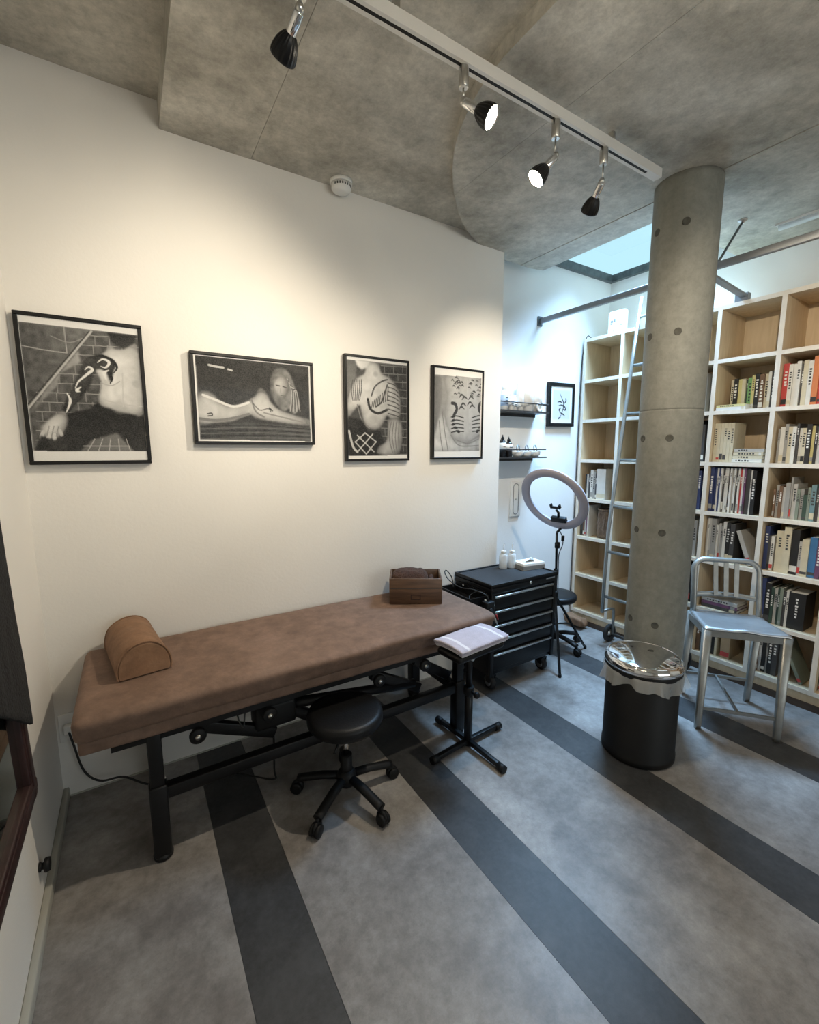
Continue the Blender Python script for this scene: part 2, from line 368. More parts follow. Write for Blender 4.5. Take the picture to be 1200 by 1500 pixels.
# ================================================================== TRACK AND SPOTLIGHTS
TY = 1.18
tr = thing('lighting_track', 'white ceiling lighting track with a dark slot running to the column', 'lighting track', (1.0, TY, 2.56))
tb = MB().bb((.05, TY-.0175, 2.555), (1.985, TY-.006, 2.59)).bb((.05, TY+.006, 2.555), (1.985, TY+.0175, 2.59)).bb((.05, TY-.006, 2.57), (1.985, TY+.006, 2.59)).bb((1.90, TY-.006, 2.555), (1.985, TY+.006, 2.572))
tb.build('rail', M_TRACK, tr)
MB().bb((.06, TY-.006, 2.5565), (1.90, TY+.006, 2.570)).build('slot', M_BLKP, tr)
for x in (1.657, .7): MB().bb((x-.006, TY-.012, 2.585), (x+.006, TY+.012, 2.624 if x > 1.07 else 2.672)).build('hanger', M_STEEL, tr)
def spot(label, x, head, direction, lit, power, size=70, blend=.7, TY=TY):
    """mount x on the track; head = centre of the swivel; direction the lamp looks"""
    t = thing('track_spotlight', label, 'spotlight', (x, TY, 2.50), group='spotlights on the track')
    d = Vector(direction).normalized(); h = Vector(head)
    MB().lathe([(.013, 2.497), (.015, 2.50), (.015, 2.552), (.010, 2.560), (.010, 2.569)], (x, TY, 0), n=20).build('adapter', M_STEEL, t)
    MB().cyl((x, TY, 2.50), (x, TY, h.z+.01), .0032, n=10).build('stem', M_STEEL, t)
    MB().lathe([(.0, -.011), (.008, -.009), (.011, 0), (.008, .009), (0, .011)], h, n=14).build('swivel', M_STEEL, t)
    MB().lathe([(.012, .004), (.0135, .008), (.0135, .052), (.011, .056)], h, d, n=20).build('socket', M_CHROME, t)
    b0 = h + d*.052
    def wob(r, z, a, k): return (r*(1+.035*math.cos(18*a)) if 1 <= k <= 5 else r, z)
    MB().lathe([(.012, .0), (.0165, .004), (.0225, .013), (.028, .025), (.0315, .038), (.033, .050), (.033, .056), (.031, .058)], b0, d, n=72, wob=wob).build('bulb', M_BLACK, t)
    MB().lathe([(.0305, .0545), (.020, .058), (0, .060)], b0, d, n=28).build('lens', {2: M_BULB, 1: M_BULBD, 0: M_GRAYM}[lit], t)
    if power:
        l = bpy.data.lights.new('spot_beam', 'SPOT'); l.energy = power; l.color = (1.0, .875, .69); l.spot_size = R(size); l.spot_blend = blend; l.shadow_soft_size = .02
        o = bpy.data.objects.new('spot_beam', l); COL.objects.link(o); o.parent = t
        o.location = b0 + d*.066 - t.location; o.rotation_euler = d.to_track_quat('-Z', 'Y').to_euler()
    return t
spot('black spotlight nearest the upper left corner, aimed at the wall', .432, (.43, TY, 2.478), (-.16, .86, -.50), 2, 9, 95, 1.0)
spot('brightly lit spotlight glowing on the track', .935, (.935, TY, 2.462), (.44, -.60, -.56), 2, 34, 130, 1.0)
spot('lit black spotlight tilted left, third along the track', 1.346, (1.352, TY, 2.446), (-.58, .26, -.70), 2, 36, 130, 1.0)
spot('black spotlight nearest the concrete column, turned to the wall', 1.617, (1.614, TY, 2.440), (.30, .72, -.66), 2, 24, 80, .9)
# added second track, out of view: made-up lamps brighten picture wall and bookcase
TY2 = .30
tr2 = thing('lighting_track', 'added white ceiling lighting track above the viewer, out of view', 'lighting track', (.5, TY2, 2.56))
MB().bb((.0, TY2-.0175, 2.555), (1.02, TY2+.0175, 2.59)).build('rail', M_TRACK, tr2)
for x in (.1, .9): MB().bb((x-.006, TY2-.012, 2.585), (x+.006, TY2+.012, 2.672 if x > .195 else 2.772)).build('hanger', M_STEEL, tr2)
for x, dx, dz, lab in ((.55, -.19, -.42, 'added unseen spotlight above the viewer washing the leftmost pictures'), (.75, .03, -.42, 'added unseen spotlight above the viewer washing the middle pictures'), (.92, .25, -.42, 'added unseen spotlight above the viewer washing the right hand pictures')):
    spot(lab, x, (x, TY2, 2.44), (dx, 1, dz), 2, 11, 44, 1.0, TY=TY2)
spot('added unseen spotlight above the viewer turned towards the bookcase', .985, (.985, TY2, 2.44), (2.2, .62, -.85), 2, 42, 62, 1.0, TY=TY2)

# smoke detector
sd = thing('smoke_detector', 'small round white smoke detector on the ceiling edge', 'smoke detector', (.94, WY-.06, Z1))
MB().lathe([(.052, 0), (.052, -.014), (.050, -.016)], (.94, WY-.06, Z1+.0015), n=36).build('base', M_WHT, sd)
MB().lathe([(.046, -.016), (.046, -.034), (.038, -.044), (.015, -.047), (0, -.047)], (.94, WY-.06, Z1), n=36).build('body', M_WHT, sd)
for k in range(9):
    a = R(-150+15*k); MB().box((.94+.0455*math.cos(a), WY-.06+.0455*math.sin(a), Z1-.026), (.003, .006, .010), rot=a).build('vent', M_MARK, sd)

# linear light on the ceiling
ll = thing('linear_light', 'slim white linear light on the concrete ceiling above bookcase', 'ceiling light', (3.05, .5, Z2))
MB().bb((3.03, -.1, Z2-.012), (3.08, 1.13, Z2)).build('housing', M_TRACK, ll)
MB().lathe([(.016, 0), (.016, 1.20)], (3.055, -.08, Z2-.018), (0, 1, 0), n=16).build('tube', M_FLUO, ll)

# ================================================================== PICTURES
def homog(src, dst):
    A = []
    for (x, y), (u, v) in zip(src, dst):
        A.append([x, y, 1, 0, 0, 0, -u*x, -u*y, -u]); A.append([0, 0, 0, x, y, 1, -v*x, -v*y, -v])
    H = np.linalg.svd(np.array(A, float))[2][-1].reshape(3, 3)
    return lambda P: [tuple((lambda q: (q[0]/q[2], q[1]/q[2]))(H @ np.array([x, y, 1.]))) for x, y in P]
class Paint:
    """greyscale print painted on a fine grid of colour values; points are given in drawing units and mapped to the sheet"""
    def __init__(s, nx, ny, quad, base=.85):
        s.nx, s.ny = nx, ny; s.asp = ny/nx
        s.map = homog(quad, [(0, 0), (1, 0), (1, 1), (0, 1)])
        u, v = np.meshgrid((np.arange(nx)+.5)/nx, (np.arange(ny)+.5)/ny); s.u, s.v = u, v
        s.img = np.full((ny, nx), base); s.rng = np.random.RandomState(3)
    def _mask(s, P):
        P = s.map(P); ins = np.zeros(s.u.shape, bool); n = len(P)
        for i in range(n):
            (x0, y0), (x1, y1) = P[i], P[(i+1) % n]
            if y0 == y1: continue
            c = ((y0 > s.v) != (y1 > s.v)) & (s.u < (x1-x0)*(s.v-y0)/(y1-y0)+x0); ins ^= c
        return ins
    @staticmethod
    def blur(a, k):
        for _ in range(2):
            for ax in (0, 1):
                p_ = np.pad(a, [(k, k) if e == ax else (0, 0) for e in (0, 1)], mode='edge')
                c = np.cumsum(p_, axis=ax); c = np.concatenate([np.zeros_like(np.take(c, [0], ax)), c], ax)
                n = a.shape[ax]; a = (np.take(c, np.arange(2*k+1, 2*k+1+n), ax)-np.take(c, np.arange(n), ax))/(2*k+1)
        return a
    def sheet(s, P):
        s.keep = s._mask(P); return s
    def poly(s, P, g, g2=None, ang=0., noise=0., smooth=True, rnd=0., k=7):
        if smooth and len(P) > 5: P = catmull(list(P)+[P[0]], 4)[:-1]
        m = s._mask(P); val = np.full(s.u.shape, g)
        if g2 is not None and m.any():
            t = s.u*math.cos(ang)+s.v*math.sin(ang); t = (t-t[m].min())/(np.ptp(t[m])+1e-6); val = g+(g2-g)*t
        if noise: val = val+noise*s.noise()
        if rnd:       # rounded body: darker towards its outline, fine skin tone variation
            e = np.clip(s.blur(m.astype(float), k)*2-1, 0, 1); val = val*(1-rnd+rnd*e**.7) + .05*s.noise()
        soft = np.clip(s.blur(m.astype(float), 1), 0, 1)
        s.img = s.img*(1-soft)+val*soft; return s
    def noise(s):
        a = s.rng.rand(s.ny//6+3, s.nx//6+3); yy = np.linspace(0, a.shape[0]-1.01, s.ny); xx = np.linspace(0, a.shape[1]-1.01, s.nx)
        yi, xi = yy.astype(int), xx.astype(int); fy, fx = (yy-yi)[:, None], (xx-xi)[None]
        return (a[yi][:, xi]*(1-fy)*(1-fx)+a[yi+1][:, xi]*fy*(1-fx)+a[yi][:, xi+1]*(1-fy)*fx+a[yi+1][:, xi+1]*fy*fx)-.5
    def line(s, P, wd, g, curve=True, taper=False):
        """wd in sheet widths"""
        if curve and len(P) > 2: P = catmull(P, 5)
        P = s.map(P); n = len(P)-1
        for i in range(n):
            (x0, y0), (x1, y1) = P[i], P[i+1]; dx, dy = x1-x0, (y1-y0)*s.asp; L = dx*dx+dy*dy+1e-12
            t = np.clip(((s.u-x0)*dx+(s.v-y0)*s.asp*dy)/L, 0, 1)
            d = np.hypot(s.u-x0-t*dx, (s.v-y0)*s.asp-t*dy)
            ww = wd*(1-abs(2*(i+.5)/n-1)*.8) if taper else wd
            a = np.clip((ww/2-d)*s.nx+.5, 0, 1); s.img = s.img*(1-a)+g*a
        return s
    def blob(s, c, r, g, a=1., soft=.5):
        (x, y), = s.map([c]); d = np.hypot(s.u-x, (s.v-y)*s.asp)/r
        k = a*np.clip((1-d)/soft, 0, 1); s.img = s.img*(1-k)+g*k; return s
    def mesh(s, name, parent, origin, ux, uy, W, H):
        """flat sheet: origin = top left corner, ux right, uy down"""
        nx, ny = s.nx, s.ny
        if hasattr(s, 'keep'): s.img[~s.keep] = .80
        img = np.clip(s.img**1.35*.92 + .03*(s.rng.rand(ny, nx)-.5), .01, .9)
        o, ux, uy = np.array(origin), np.array(ux), np.array(uy)
        ii, jj = np.meshgrid(np.arange(nx+1), np.arange(ny+1))
        V = o + ii[..., None]/nx*W*ux + jj[..., None]/ny*H*uy
        vid = np.arange((nx+1)*(ny+1)).reshape(ny+1, nx+1)
        F = np.stack([vid[:-1, :-1], vid[1:, :-1], vid[1:, 1:], vid[:-1, 1:]], -1).reshape(-1, 4)
        inv = np.array(root_matrix(parent).inverted()); V = V.reshape(-1, 3) @ inv[:3, :3].T + inv[:3, 3]
        me = bpy.data.meshes.new(name); me.from_pydata(V.tolist(), [], F.tolist())
        ca = me.color_attributes.new('ink', 'FLOAT_COLOR', 'CORNER')
        g = np.repeat(img.reshape(-1), 4); tint = np.stack([g, g*.985, g*.95, np.ones_like(g)], -1)
        ca.data.foreach_set('color', tint.astype(np.float32).ravel())
        me.materials.append(M_PRINT); ob = bpy.data.objects.new(name, me); COL.objects.link(ob); ob.parent = parent
        return ob
def framed(label, x0, x1, z0, z1, wallY, fw, depth, paint, mat_in=0.):
    f = thing('framed_picture', label, 'picture', ((x0+x1)/2, wallY-.001, z0), group=None)
    yb, yf = wallY-.001, wallY-depth
    fr = MB()
    for a, b_ in (((x0, z0), (x1, z0+fw)), ((x0, z1-fw), (x1, z1)), ((x0, z0+fw), (x0+fw, z1-fw)), ((x1-fw, z0+fw), (x1, z1-fw))):
        fr.bb((a[0], yf, a[1]), (b_[0], yb, b_[1]), bev=.0018, seg=1, smooth=False)
    fr.build('frame', M_FRAME, f)
    MB().bb((x0+fw*.6, yf+.008, z0+fw*.6), (x1-fw*.6, yb, z1-fw*.6)).build('backing', M_PAPER, f)
    paint.mesh('print', f, (x0+fw*.7, yf+.006, z1-fw*.7), (1, 0, 0), (0, 0, -1), x1-x0-1.4*fw, z1-z0-1.4*fw)
    return f
# -- 1: tattooed torso on a brick staircase
p = Paint(150, 210, [(62, 82), (508, 138), (543, 612), (128, 618)], .80).sheet([(73, 113), (507, 163), (535, 578), (130, 578)])
p.poly([(73, 113), (507, 163), (535, 578), (130, 578)], .20, .13, 1.2, .10, smooth=False)
p.poly([(73, 113), (335, 147), (112, 420)], .16, .26, 0, .12, smooth=False)
p.line([(85, 200), (160, 215), (250, 228)], .008, .5).line([(238, 133), (250, 225)], .008, .5).line([(190, 165), (260, 190), (325, 165)], .007, .4)
for k in range(12):
    y = 165+k*34; xl = max(140, 330-(k*34)*.95)
    p.line([(xl, y), (530, y+12)], .006, .48, False)
    for q in range(9):
        x = xl+20+q*52+(k % 2)*26
        if x < 525: p.line([(x, y+2), (x+3, y+34)], .006, .42, False)
p.line([(338, 150), (112, 425)], .018, .55, False).line([(330, 150), (106, 415)], .008, .08, False)
p.poly([(180, 350), (290, 220), (300, 260), (225, 300), (215, 345), (160, 400), (120, 440)], .45, .3, 1.5, .1, smooth=False)
p.poly([(330, 430), (372, 400), (450, 430), (525, 445), (537, 577), (490, 577), (455, 545), (430, 515), (340, 540), (300, 577), (180, 577), (240, 455)], .035, .09, 1.5, .03)
p.poly([(455, 545), (430, 515), (340, 540), (300, 577), (490, 577)], .22, .3, 0, smooth=False)
for k in range(5): p.line([(325+k*38, 577), (350+k*28, 535)], .006, .6, False)
p.line([(310, 560), (475, 560)], .006, .6, False)
p.poly([(405, 198), (425, 214), (462, 212), (492, 192), (508, 228), (518, 300), (524, 442), (480, 446), (415, 430), (365, 405), (374, 335), (352, 290), (345, 250), (385, 226)], .88, .60, .2, .07, rnd=.45, k=9)
p.blob((500, 340), .05, .45, .5).blob((440, 420), .09, .5, .5).blob((395, 335), .05, .55, .4).line([(372, 335), (410, 345), (440, 330)], .008, .5).line([(450, 300), (452, 420)], .01, .62).line([(380, 395), (440, 410), (520, 420)], .01, .6)
p.poly([(395, 153), (500, 166), (492, 195), (450, 213), (412, 192)], .05, .10, 1.5)
p.poly([(330, 240), (378, 233), (425, 262), (420, 292), (405, 330), (388, 295), (352, 290), (330, 350), (290, 402), (255, 440), (232, 428), (262, 368), (290, 310), (308, 265)], .16, .08, .8, .08, rnd=.5)
for q in ([(280, 355), (292, 330), (322, 305), (342, 288), (328, 278), (315, 288)], [(360, 262), (380, 250), (402, 262), (390, 280), (372, 276)], [(250, 372), (262, 400), (248, 440)], [(400, 290), (384, 300), (392, 325)], [(300, 350), (285, 362), (296, 366)]):
    p.line(q, .026, .80, taper=True)
for q in ([(385, 240), (412, 252), (430, 280), (418, 300)], [(400, 300), (412, 318), (405, 338)], [(350, 240), (380, 238), (400, 250)]): p.line(q, .024, .05, taper=True)
p.poly([(214, 445), (244, 440), (252, 480), (232, 520), (205, 538), (165, 522), (158, 492), (186, 465)], .85, .5, .8, .05, rnd=.5)
p.line([(165, 510), (158, 532), (170, 540)], .03, .6).line([(185, 520), (182, 545), (190, 552)], .03, .65).line([(205, 520), (206, 545)], .03, .65).line([(225, 505), (232, 522)], .028, .6)
for x in (178, 195, 212): p.line([(x, 525), (x+8, 490)], .008, .35)
p.poly([(155, 522), (205, 540), (240, 520), (252, 577), (135, 577)], .05, .1, 0, .04)
framed('upright framed photo of a torso with a black swirling arm tattoo on stairs', -.311, .079, 1.368, 1.911, WY, .0135, .03, p)
# -- 2: reclining figure
p = Paint(190, 134, [(702, 218), (1132, 262), (1137, 545), (718, 540)], .80).sheet([(712, 226), (1124, 268), (1130, 540), (727, 530)])
p.poly([(712, 226), (1124, 268), (1130, 540), (727, 530)], .07, .10, 1.5, .03, smooth=False)
p.poly([(712, 226), (1124, 268), (1126, 295), (713, 262)], .05, .10, 0, .03, smooth=False)
p.line([(762, 262), (790, 268), (815, 272)], .016, .6).line([(832, 278), (846, 282)], .014, .6)  # pale streaks: lamp reflections in the glazing, painted into the print
p.poly([(735, 478), (920, 470), (1130, 490), (1130, 540), (727, 530)], .10, .16, 0, .06, smooth=False)
for k in range(6): p.line([(730, 484+k*9), (930, 480+k*9), (1128, 496+k*7)], .006, (.05, .22)[k % 2])
p.poly([(716, 362), (745, 356), (775, 365), (810, 400), (850, 408), (900, 392), (930, 372), (946, 345), (960, 352), (975, 372), (985, 395), (1010, 420), (1060, 440), (1128, 462), (1130, 482), (1085, 480), (1000, 468), (930, 455), (905, 440), (850, 465), (780, 472), (718, 470)], .60, .66, .3, .08, rnd=.6, k=9)
p.line([(740, 370), (790, 390), (850, 412), (905, 398)], .02, .72).line([(720, 455), (790, 462), (860, 452), (905, 440)], .022, .28).line([(915, 385), (930, 430), (960, 450)], .014, .3).line([(960, 435), (1040, 455), (1110, 472)], .012, .34)
p.poly([(985, 310), (1000, 280), (1030, 275), (1055, 295), (1075, 350), (1090, 410), (1070, 440), (1050, 420), (1030, 430), (1000, 395), (985, 360)], .22, .35, 0, .16)
p.poly([(998, 318), (1025, 300), (1048, 318), (1050, 350), (1035, 385), (1015, 380), (998, 350)], .72, .34, .2, .05, rnd=.45)
p.line([(1022, 345), (1020, 362), (1026, 364)], .007, .4)
for k in range(7): p.line([(1045+k*4, 310+k*8), (1062+k*3, 360), (1055+k*6, 430)], .006, (.5, .12)[k % 2])
p.line([(1005, 335), (1018, 338)], .009, .1).line([(1030, 340), (1042, 345)], .009, .1).line([(1022, 372), (1036, 374)], .009, .22)
p.line([(920, 400), (945, 425), (975, 420), (985, 432)], .007, .18).line([(980, 418), (990, 428)], .012, .06).line([(755, 438), (770, 436), (772, 444), (757, 446)], .008, .12)
framed('wide framed dark photo of a reclining figure resting on one arm', .247, .786, 1.447, 1.838, WY, .0135, .03, p)
# -- 3: torso with chest piece beside bricks
p = Paint(112, 158, [(78, 102), (364, 136), (360, 580), (86, 580)], .80).sheet([(80, 120), (362, 150), (357, 562), (88, 562)])
p.poly([(80, 120), (362, 150), (357, 562), (88, 562)], .14, .08, .3, .06, smooth=False)
p.poly([(80, 120), (130, 126), (125, 200), (88, 290)], .22, .3, 1.5, .05, smooth=False)
for k in range(11):
    y = 150+k*36; p.line([(240, y), (362, y+8)], .012, .30, False)
    for q in range(3): p.line([(255+q*42+(k % 2)*20, y), (256+q*42+(k % 2)*20, y+34)], .01, .26, False)
p.poly([(165, 130), (228, 140), (240, 185), (285, 210), (318, 265), (330, 330), (320, 395), (285, 400), (265, 380), (240, 430), (205, 446), (165, 420), (150, 370), (140, 330), (105, 370), (88, 380), (88, 300), (118, 215), (165, 185)], .74, .46, .4, .10, rnd=.5, k=7)
p.blob((200, 400), .10, .42, .5).blob((175, 250), .06, .8, .4).blob((215, 190), .05, .4, .5)
p.poly([(122, 124), (190, 132), (176, 160), (150, 168), (130, 150)], .8, .6, 0)
p.line([(178, 305), (190, 350), (225, 370), (265, 355)], .035, .08).line([(195, 290), (210, 250), (240, 225), (268, 215)], .02, .14).line([(215, 340), (240, 320), (255, 280), (268, 240)], .022, .16)
for k in range(9): p.line([(195+k*9, 345-k*4), (200+k*9, 318-k*8)], .012, .10)
for k in range(8): p.line([(270, 230+k*20), (300, 240+k*20), (322, 262+k*18)], .014, .14)
for k in range(6): p.line([(110+k*8, 215), (104+k*9, 265), (110+k*6, 310)], .012, .16)
p.line([(130, 330), (150, 400), (185, 440)], .016, .3)
p.poly([(88, 385), (150, 400), (180, 450), (235, 455), (240, 560), (88, 560)], .07, .05, 1., .03)
for q in ([(120, 500), (165, 460), (215, 500), (170, 555), (120, 500)], [(130, 470), (205, 545)], [(200, 465), (130, 545)]): p.line(q, .016, .62, False)
p.poly([(270, 400), (318, 395), (335, 440), (320, 555), (225, 555), (230, 520), (262, 495)], .60, .36, .5, .10, rnd=.5)
for k in range(4): p.line([(285+k*12, 410), (275+k*14, 480), (290+k*10, 550)], .012, .25)
p.line([(92, 450), (110, 520), (130, 545)], .03, .6)
framed('upright framed photo of a bare torso with a patterned chest tattoo', .953, 1.338, 1.363, 1.903, WY, .012, .03, p)
# -- 4: tattooed back
p = Paint(106, 148, [(484, 150), (710, 182), (702, 578), (474, 578)], .82).sheet([(488, 186), (703, 209), (695, 546), (480, 546)])
p.poly([(488, 186), (703, 209), (695, 546), (480, 546)], .38, .46, .2, .05, smooth=False)
p.poly([(520, 190), (703, 209), (697, 480), (560, 480), (530, 380), (545, 280)], .56, .50, .2, .06, rnd=.35, k=10)
p.poly([(486, 190), (520, 194), (520, 300), (500, 400), (482, 470)], .24, .34, 0, .04)
p.line([(640, 215), (640, 330), (638, 430)], .012, .62).line([(640, 330), (640, 450)], .03, .5)
p.poly([(482, 470), (510, 360), (525, 350), (545, 430), (580, 490), (640, 505), (695, 470), (695, 546), (480, 546)], .66, .45, .3, .14, rnd=.4)
for q in ([(520, 360), (530, 450), (545, 545)], [(505, 400), (510, 480), (520, 545)], [(560, 470), (600, 520), (690, 520)], [(590, 495), (640, 510), (690, 490)]): p.line(q, .016, .30)
rg = random.Random(5)
for cx_, cy_ in ((590, 240), (675, 255)):
    for k in range(16):
        a = rg.random()*6.28; r_ = 8+rg.random()*26; x, y = cx_+r_*math.cos(a), cy_+r_*1.2*math.sin(a)
        p.line([(x-6, y), (x, y-7*rg.random()), (x+7, y+4)], .022, .08+.15*rg.random(), taper=True)
for x, y in ((612, 290), (618, 330), (655, 300), (660, 340), (610, 345), (650, 325), (625, 300)):
    p.line([(x-12, y+6), (x, y-8), (x+14, y+4)], .03, .12, taper=True)
for sx in (1, -1):
    cx_ = 640-sx*48
    P_ = [(cx_-sx*25, 320), (cx_-sx*10, 325), (cx_-sx*4, 350), (cx_-sx*18, 380), (cx_-sx*20, 420), (cx_+sx*5, 455)]
    p.line(P_, .05, .10)
    for k in range(9): p.line([(cx_-sx*30, 385+k*9), (cx_-sx*5, 380+k*9), (cx_+sx*28, 390+k*8)], .016, (.06, .55)[k % 2])
framed('upright framed photo of a tattooed back with mirrored animals and flowers', 1.496, 1.878, 1.366, 1.90, WY, .012, .03, p)
# -- 5: small ink drawing (generic flowing ink strokes)
p = Paint(64, 74, [(0, 0), (100, 0), (100, 115), (0, 115)], .80)
p.poly([(12, 14), (88, 14), (88, 101), (12, 101)], .62, .66, 1, .02, smooth=False)
for q in ([(40, 22), (52, 40), (60, 55), (55, 75), (45, 95)], [(60, 55), (70, 45), (66, 38)], [(36, 60), (50, 58), (66, 64), (72, 78)], [(42, 80), (55, 84), (66, 90)], [(32, 50), (44, 48), (52, 52)], [(45, 95), (38, 98)], [(58, 70), (66, 72), (70, 66)], [(48, 66), (40, 72), (44, 78)]):
    p.line(q, .045, .06, taper=True)
fp = framed('small black framed ink drawing beside the bookcase', 2.675, 2.965, 1.598, 1.922, RY, .026, .028, p)
fp.rotation_euler = (0, R(-1.2), 0)

# ================================================================== MASSAGE BED
def soft_box(mb, c, size, r, n=(40, 14, 4), fn=None, rz=0., mi=0):
    """densely gridded box with rounded edges; fn displaces a point"""
    hx, hy, hz = size[0]/2, size[1]/2, size[2]/2; t = bmesh.new()
    H = (hx, hy, hz)
    for ax in range(3):
        a1, a2 = (ax+1) % 3, (ax+2) % 3
        for sg in (-1, 1):
            vs = []
            for i in range(n[a1]+1):
                row = []
                for j in range(n[a2]+1):
                    q = [0, 0, 0]; q[ax] = sg*H[ax]; q[a1] = -H[a1]+2*H[a1]*i/n[a1]; q[a2] = -H[a2]+2*H[a2]*j/n[a2]
                    q = Vector(q); k = Vector([max(-(H[e]-r), min(H[e]-r, q[e])) for e in range(3)])
                    d = q-k
                    if d.length > 1e-9: q = k + d.normalized()*r
                    if fn: q = fn(q)
                    row.append(t.verts.new(q))
                vs.append(row)
            for i in range(n[a1]):
                for j in range(n[a2]):
                    t.faces.new((vs[i][j], vs[i+1][j], vs[i+1][j+1], vs[i][j+1]))
    bmesh.ops.remove_doubles(t, verts=t.verts, dist=1e-4)
    bmesh.ops.transform(t, matrix=Matrix.Translation(Vector(c)) @ Matrix.Rotation(rz, 4, 'Z'), verts=t.verts)
    bmesh.ops.recalc_face_normals(t, faces=t.faces)
    mb._merge(t, mi, True); return mb
from mathutils import noise as mnoise
def nz(p, s=1.): return mnoise.noise(Vector(p)*s)

bed = thing('massage_bed', 'long treatment bed with brown suede cover on black metal frame', 'bed', (.64, 1.84, 0))
def bedfn(q):
    w_ = .006*nz((q.x*3, q.y*4, q.z*6))+.003*nz((q.x*9, q.y*9, 3))
    return Vector((q.x, q.y + (w_ if q.y < 0 else 0) + (.040*max(0, -q.z/.052*.5+.35) if q.y < -.2 else 0), q.z + (w_*.5 if q.z > 0 else 0) - (.012 if q.z > 0 else 0)*max(0, -q.y/.3-.7)))
soft_box(MB(), (.642, 1.846, .570), (1.704, .588, .104), .030, (120, 36, 8), bedfn).build('cushion_cover', M_LEATH, bed)
def skfn(q): return Vector((q.x, q.y+.006*nz((q.x*5, 0, 1))*(1 if q.y < 0 else 0), q.z+.006*nz((q.x*3.1, 4, q.y))*(1 if q.z < 0 else 0)))
soft_box(MB(), (.642, 1.868, .505), (1.690, .53, .052), .010, (90, 24, 4), skfn).build('cover_skirt', M_LEATH, bed)
fr = MB()
for y in (1.64, 2.04): fr.bar((-.12, y, .465), (1.40, y, .465), .03, .03)
for x in (-.1, .64, 1.38): fr.bar((x, 1.64, .465), (x, 2.04, .465), .03, .03)
fr.build('upper_frame', M_BLACK, bed)
for x, y in ((0., 1.64), (1.315, 1.64), (0., 2.05), (1.315, 2.05)):
    lg = MB().bb((x-.022, y-.02, .26), (x+.022, y+.02, .47), bev=.004).bb((x-.028, y-.026, .012), (x+.028, y+.026, .28), bev=.006)
    lg.lathe([(.030, 0), (.032, .004), (.032, .014), (.026, .02)], (x, y, 0), n=20)
    L = lg.build('leg', M_BLACK, bed)
    if x == 0. and y < 1.7:
        for z in (.44, .36, .30): MB().lathe([(.0055, 0), (.0055, .003), (0, .004)], (x+.022, y-.008, z), (1, 0, 0), n=12).build('bolt', M_STEEL, L)
for y in (1.64, 2.05): MB().bar((0, y, .245), (1.315, y, .245), .04, .045, bev=.004).build('side_beam', M_BLACK, bed)
for x in (0., 1.315): MB().bar((x, 1.64, .23), (x, 2.05, .23), .04, .04, bev=.004).build('cross_beam', M_BLACK, bed)
for xa, xb, za, zb in ((.13, .42, .42, .29), (.42, .62, .42, .27), (.86, 1.12, .41, .27), (1.09, 1.30, .42, .28)):
    for y in (1.70, 1.98): MB().bar((xa, y, za), (xb, y, zb), .03, .045, bev=.004).build('lift_arm', M_BLACK, bed)
MB().cyl((.42, 1.70, .40), (1.09, 1.70, .30), .022, n=16).build('actuator', M_BLACK, bed)
MB().bb((.34, 1.66, .33), (.50, 1.76, .43), bev=.012).build('motor_box', M_BLKP, bed)
for x, z in ((.133, .425), (.383, .42), (.857, .42), (1.099, .425)):
    kb = MB().lathe([(.026, 0), (.028, .004), (.028, .016), (.024, .02), (0, .02)], (x, 1.625, z), (0, -1, 0), n=24).build('pivot', M_BLKP, bed)
    MB().lathe([(.010, .0), (.010, .004), (0, .006)], (x, 1.605, z), (0, -1, 0), n=14).build('bolt', M_STEEL, kb)
MB().tube(catmull([(.27, 1.64, .455), (.272, 1.62, .43), (.285, 1.615, .405), (.295, 1.63, .44), (.30, 1.64, .455)], 5), .003, 8).build('cable', M_WIRE, bed)

# bolster pillow: D-shaped section
pl = thing('bolster_pillow', 'tan suede half round bolster pillow at the head of the bed', 'pillow', (-.03, 1.93, .6245), R(8))
prof = [(-.082, 0), (-.086, .012), (-.084, .045), (-.068, .085), (-.036, .112), (0, .120), (.036, .112), (.068, .085), (.084, .045), (.086, .012), (.082, 0)]
prof = catmull(prof, 4); nP = len(prof); Lp = .165
def pil(u, v):
    x, z = prof[min(int(round(u*(nP-1))), nP-1)]
    y = -Lp+2*Lp*v; e = min(1, (1-abs(2*v-1))*2*Lp/.018); k = .92+.08*math.sqrt(max(0, 1-(1-e)**2))
    return Vector((x*k, y, z*k+.004*nz((x*20, y*14, z*20))+.002))
mb = MB().grid(pil, nP-1, 26)
for v in (0, 1): mb.bm.faces.new([mb.bm.verts.new(pil(i/(nP-1), v)) for i in range(nP)])
bmesh.ops.remove_doubles(mb.bm, verts=mb.bm.verts, dist=1e-5)
mb.bm.faces.new([mb.bm.verts.new(c) for c in (pil(0, 0), pil(1, 0), pil(1, 1), pil(0, 1))])
mb.build('cushion', M_TAN, pl, world=False)
for v in (.012, .988):
    MB().tube([pil(i/(nP-1), v)*1.006 for i in range(nP)], .003, 8).build('piping', M_TAN, pl, world=False)

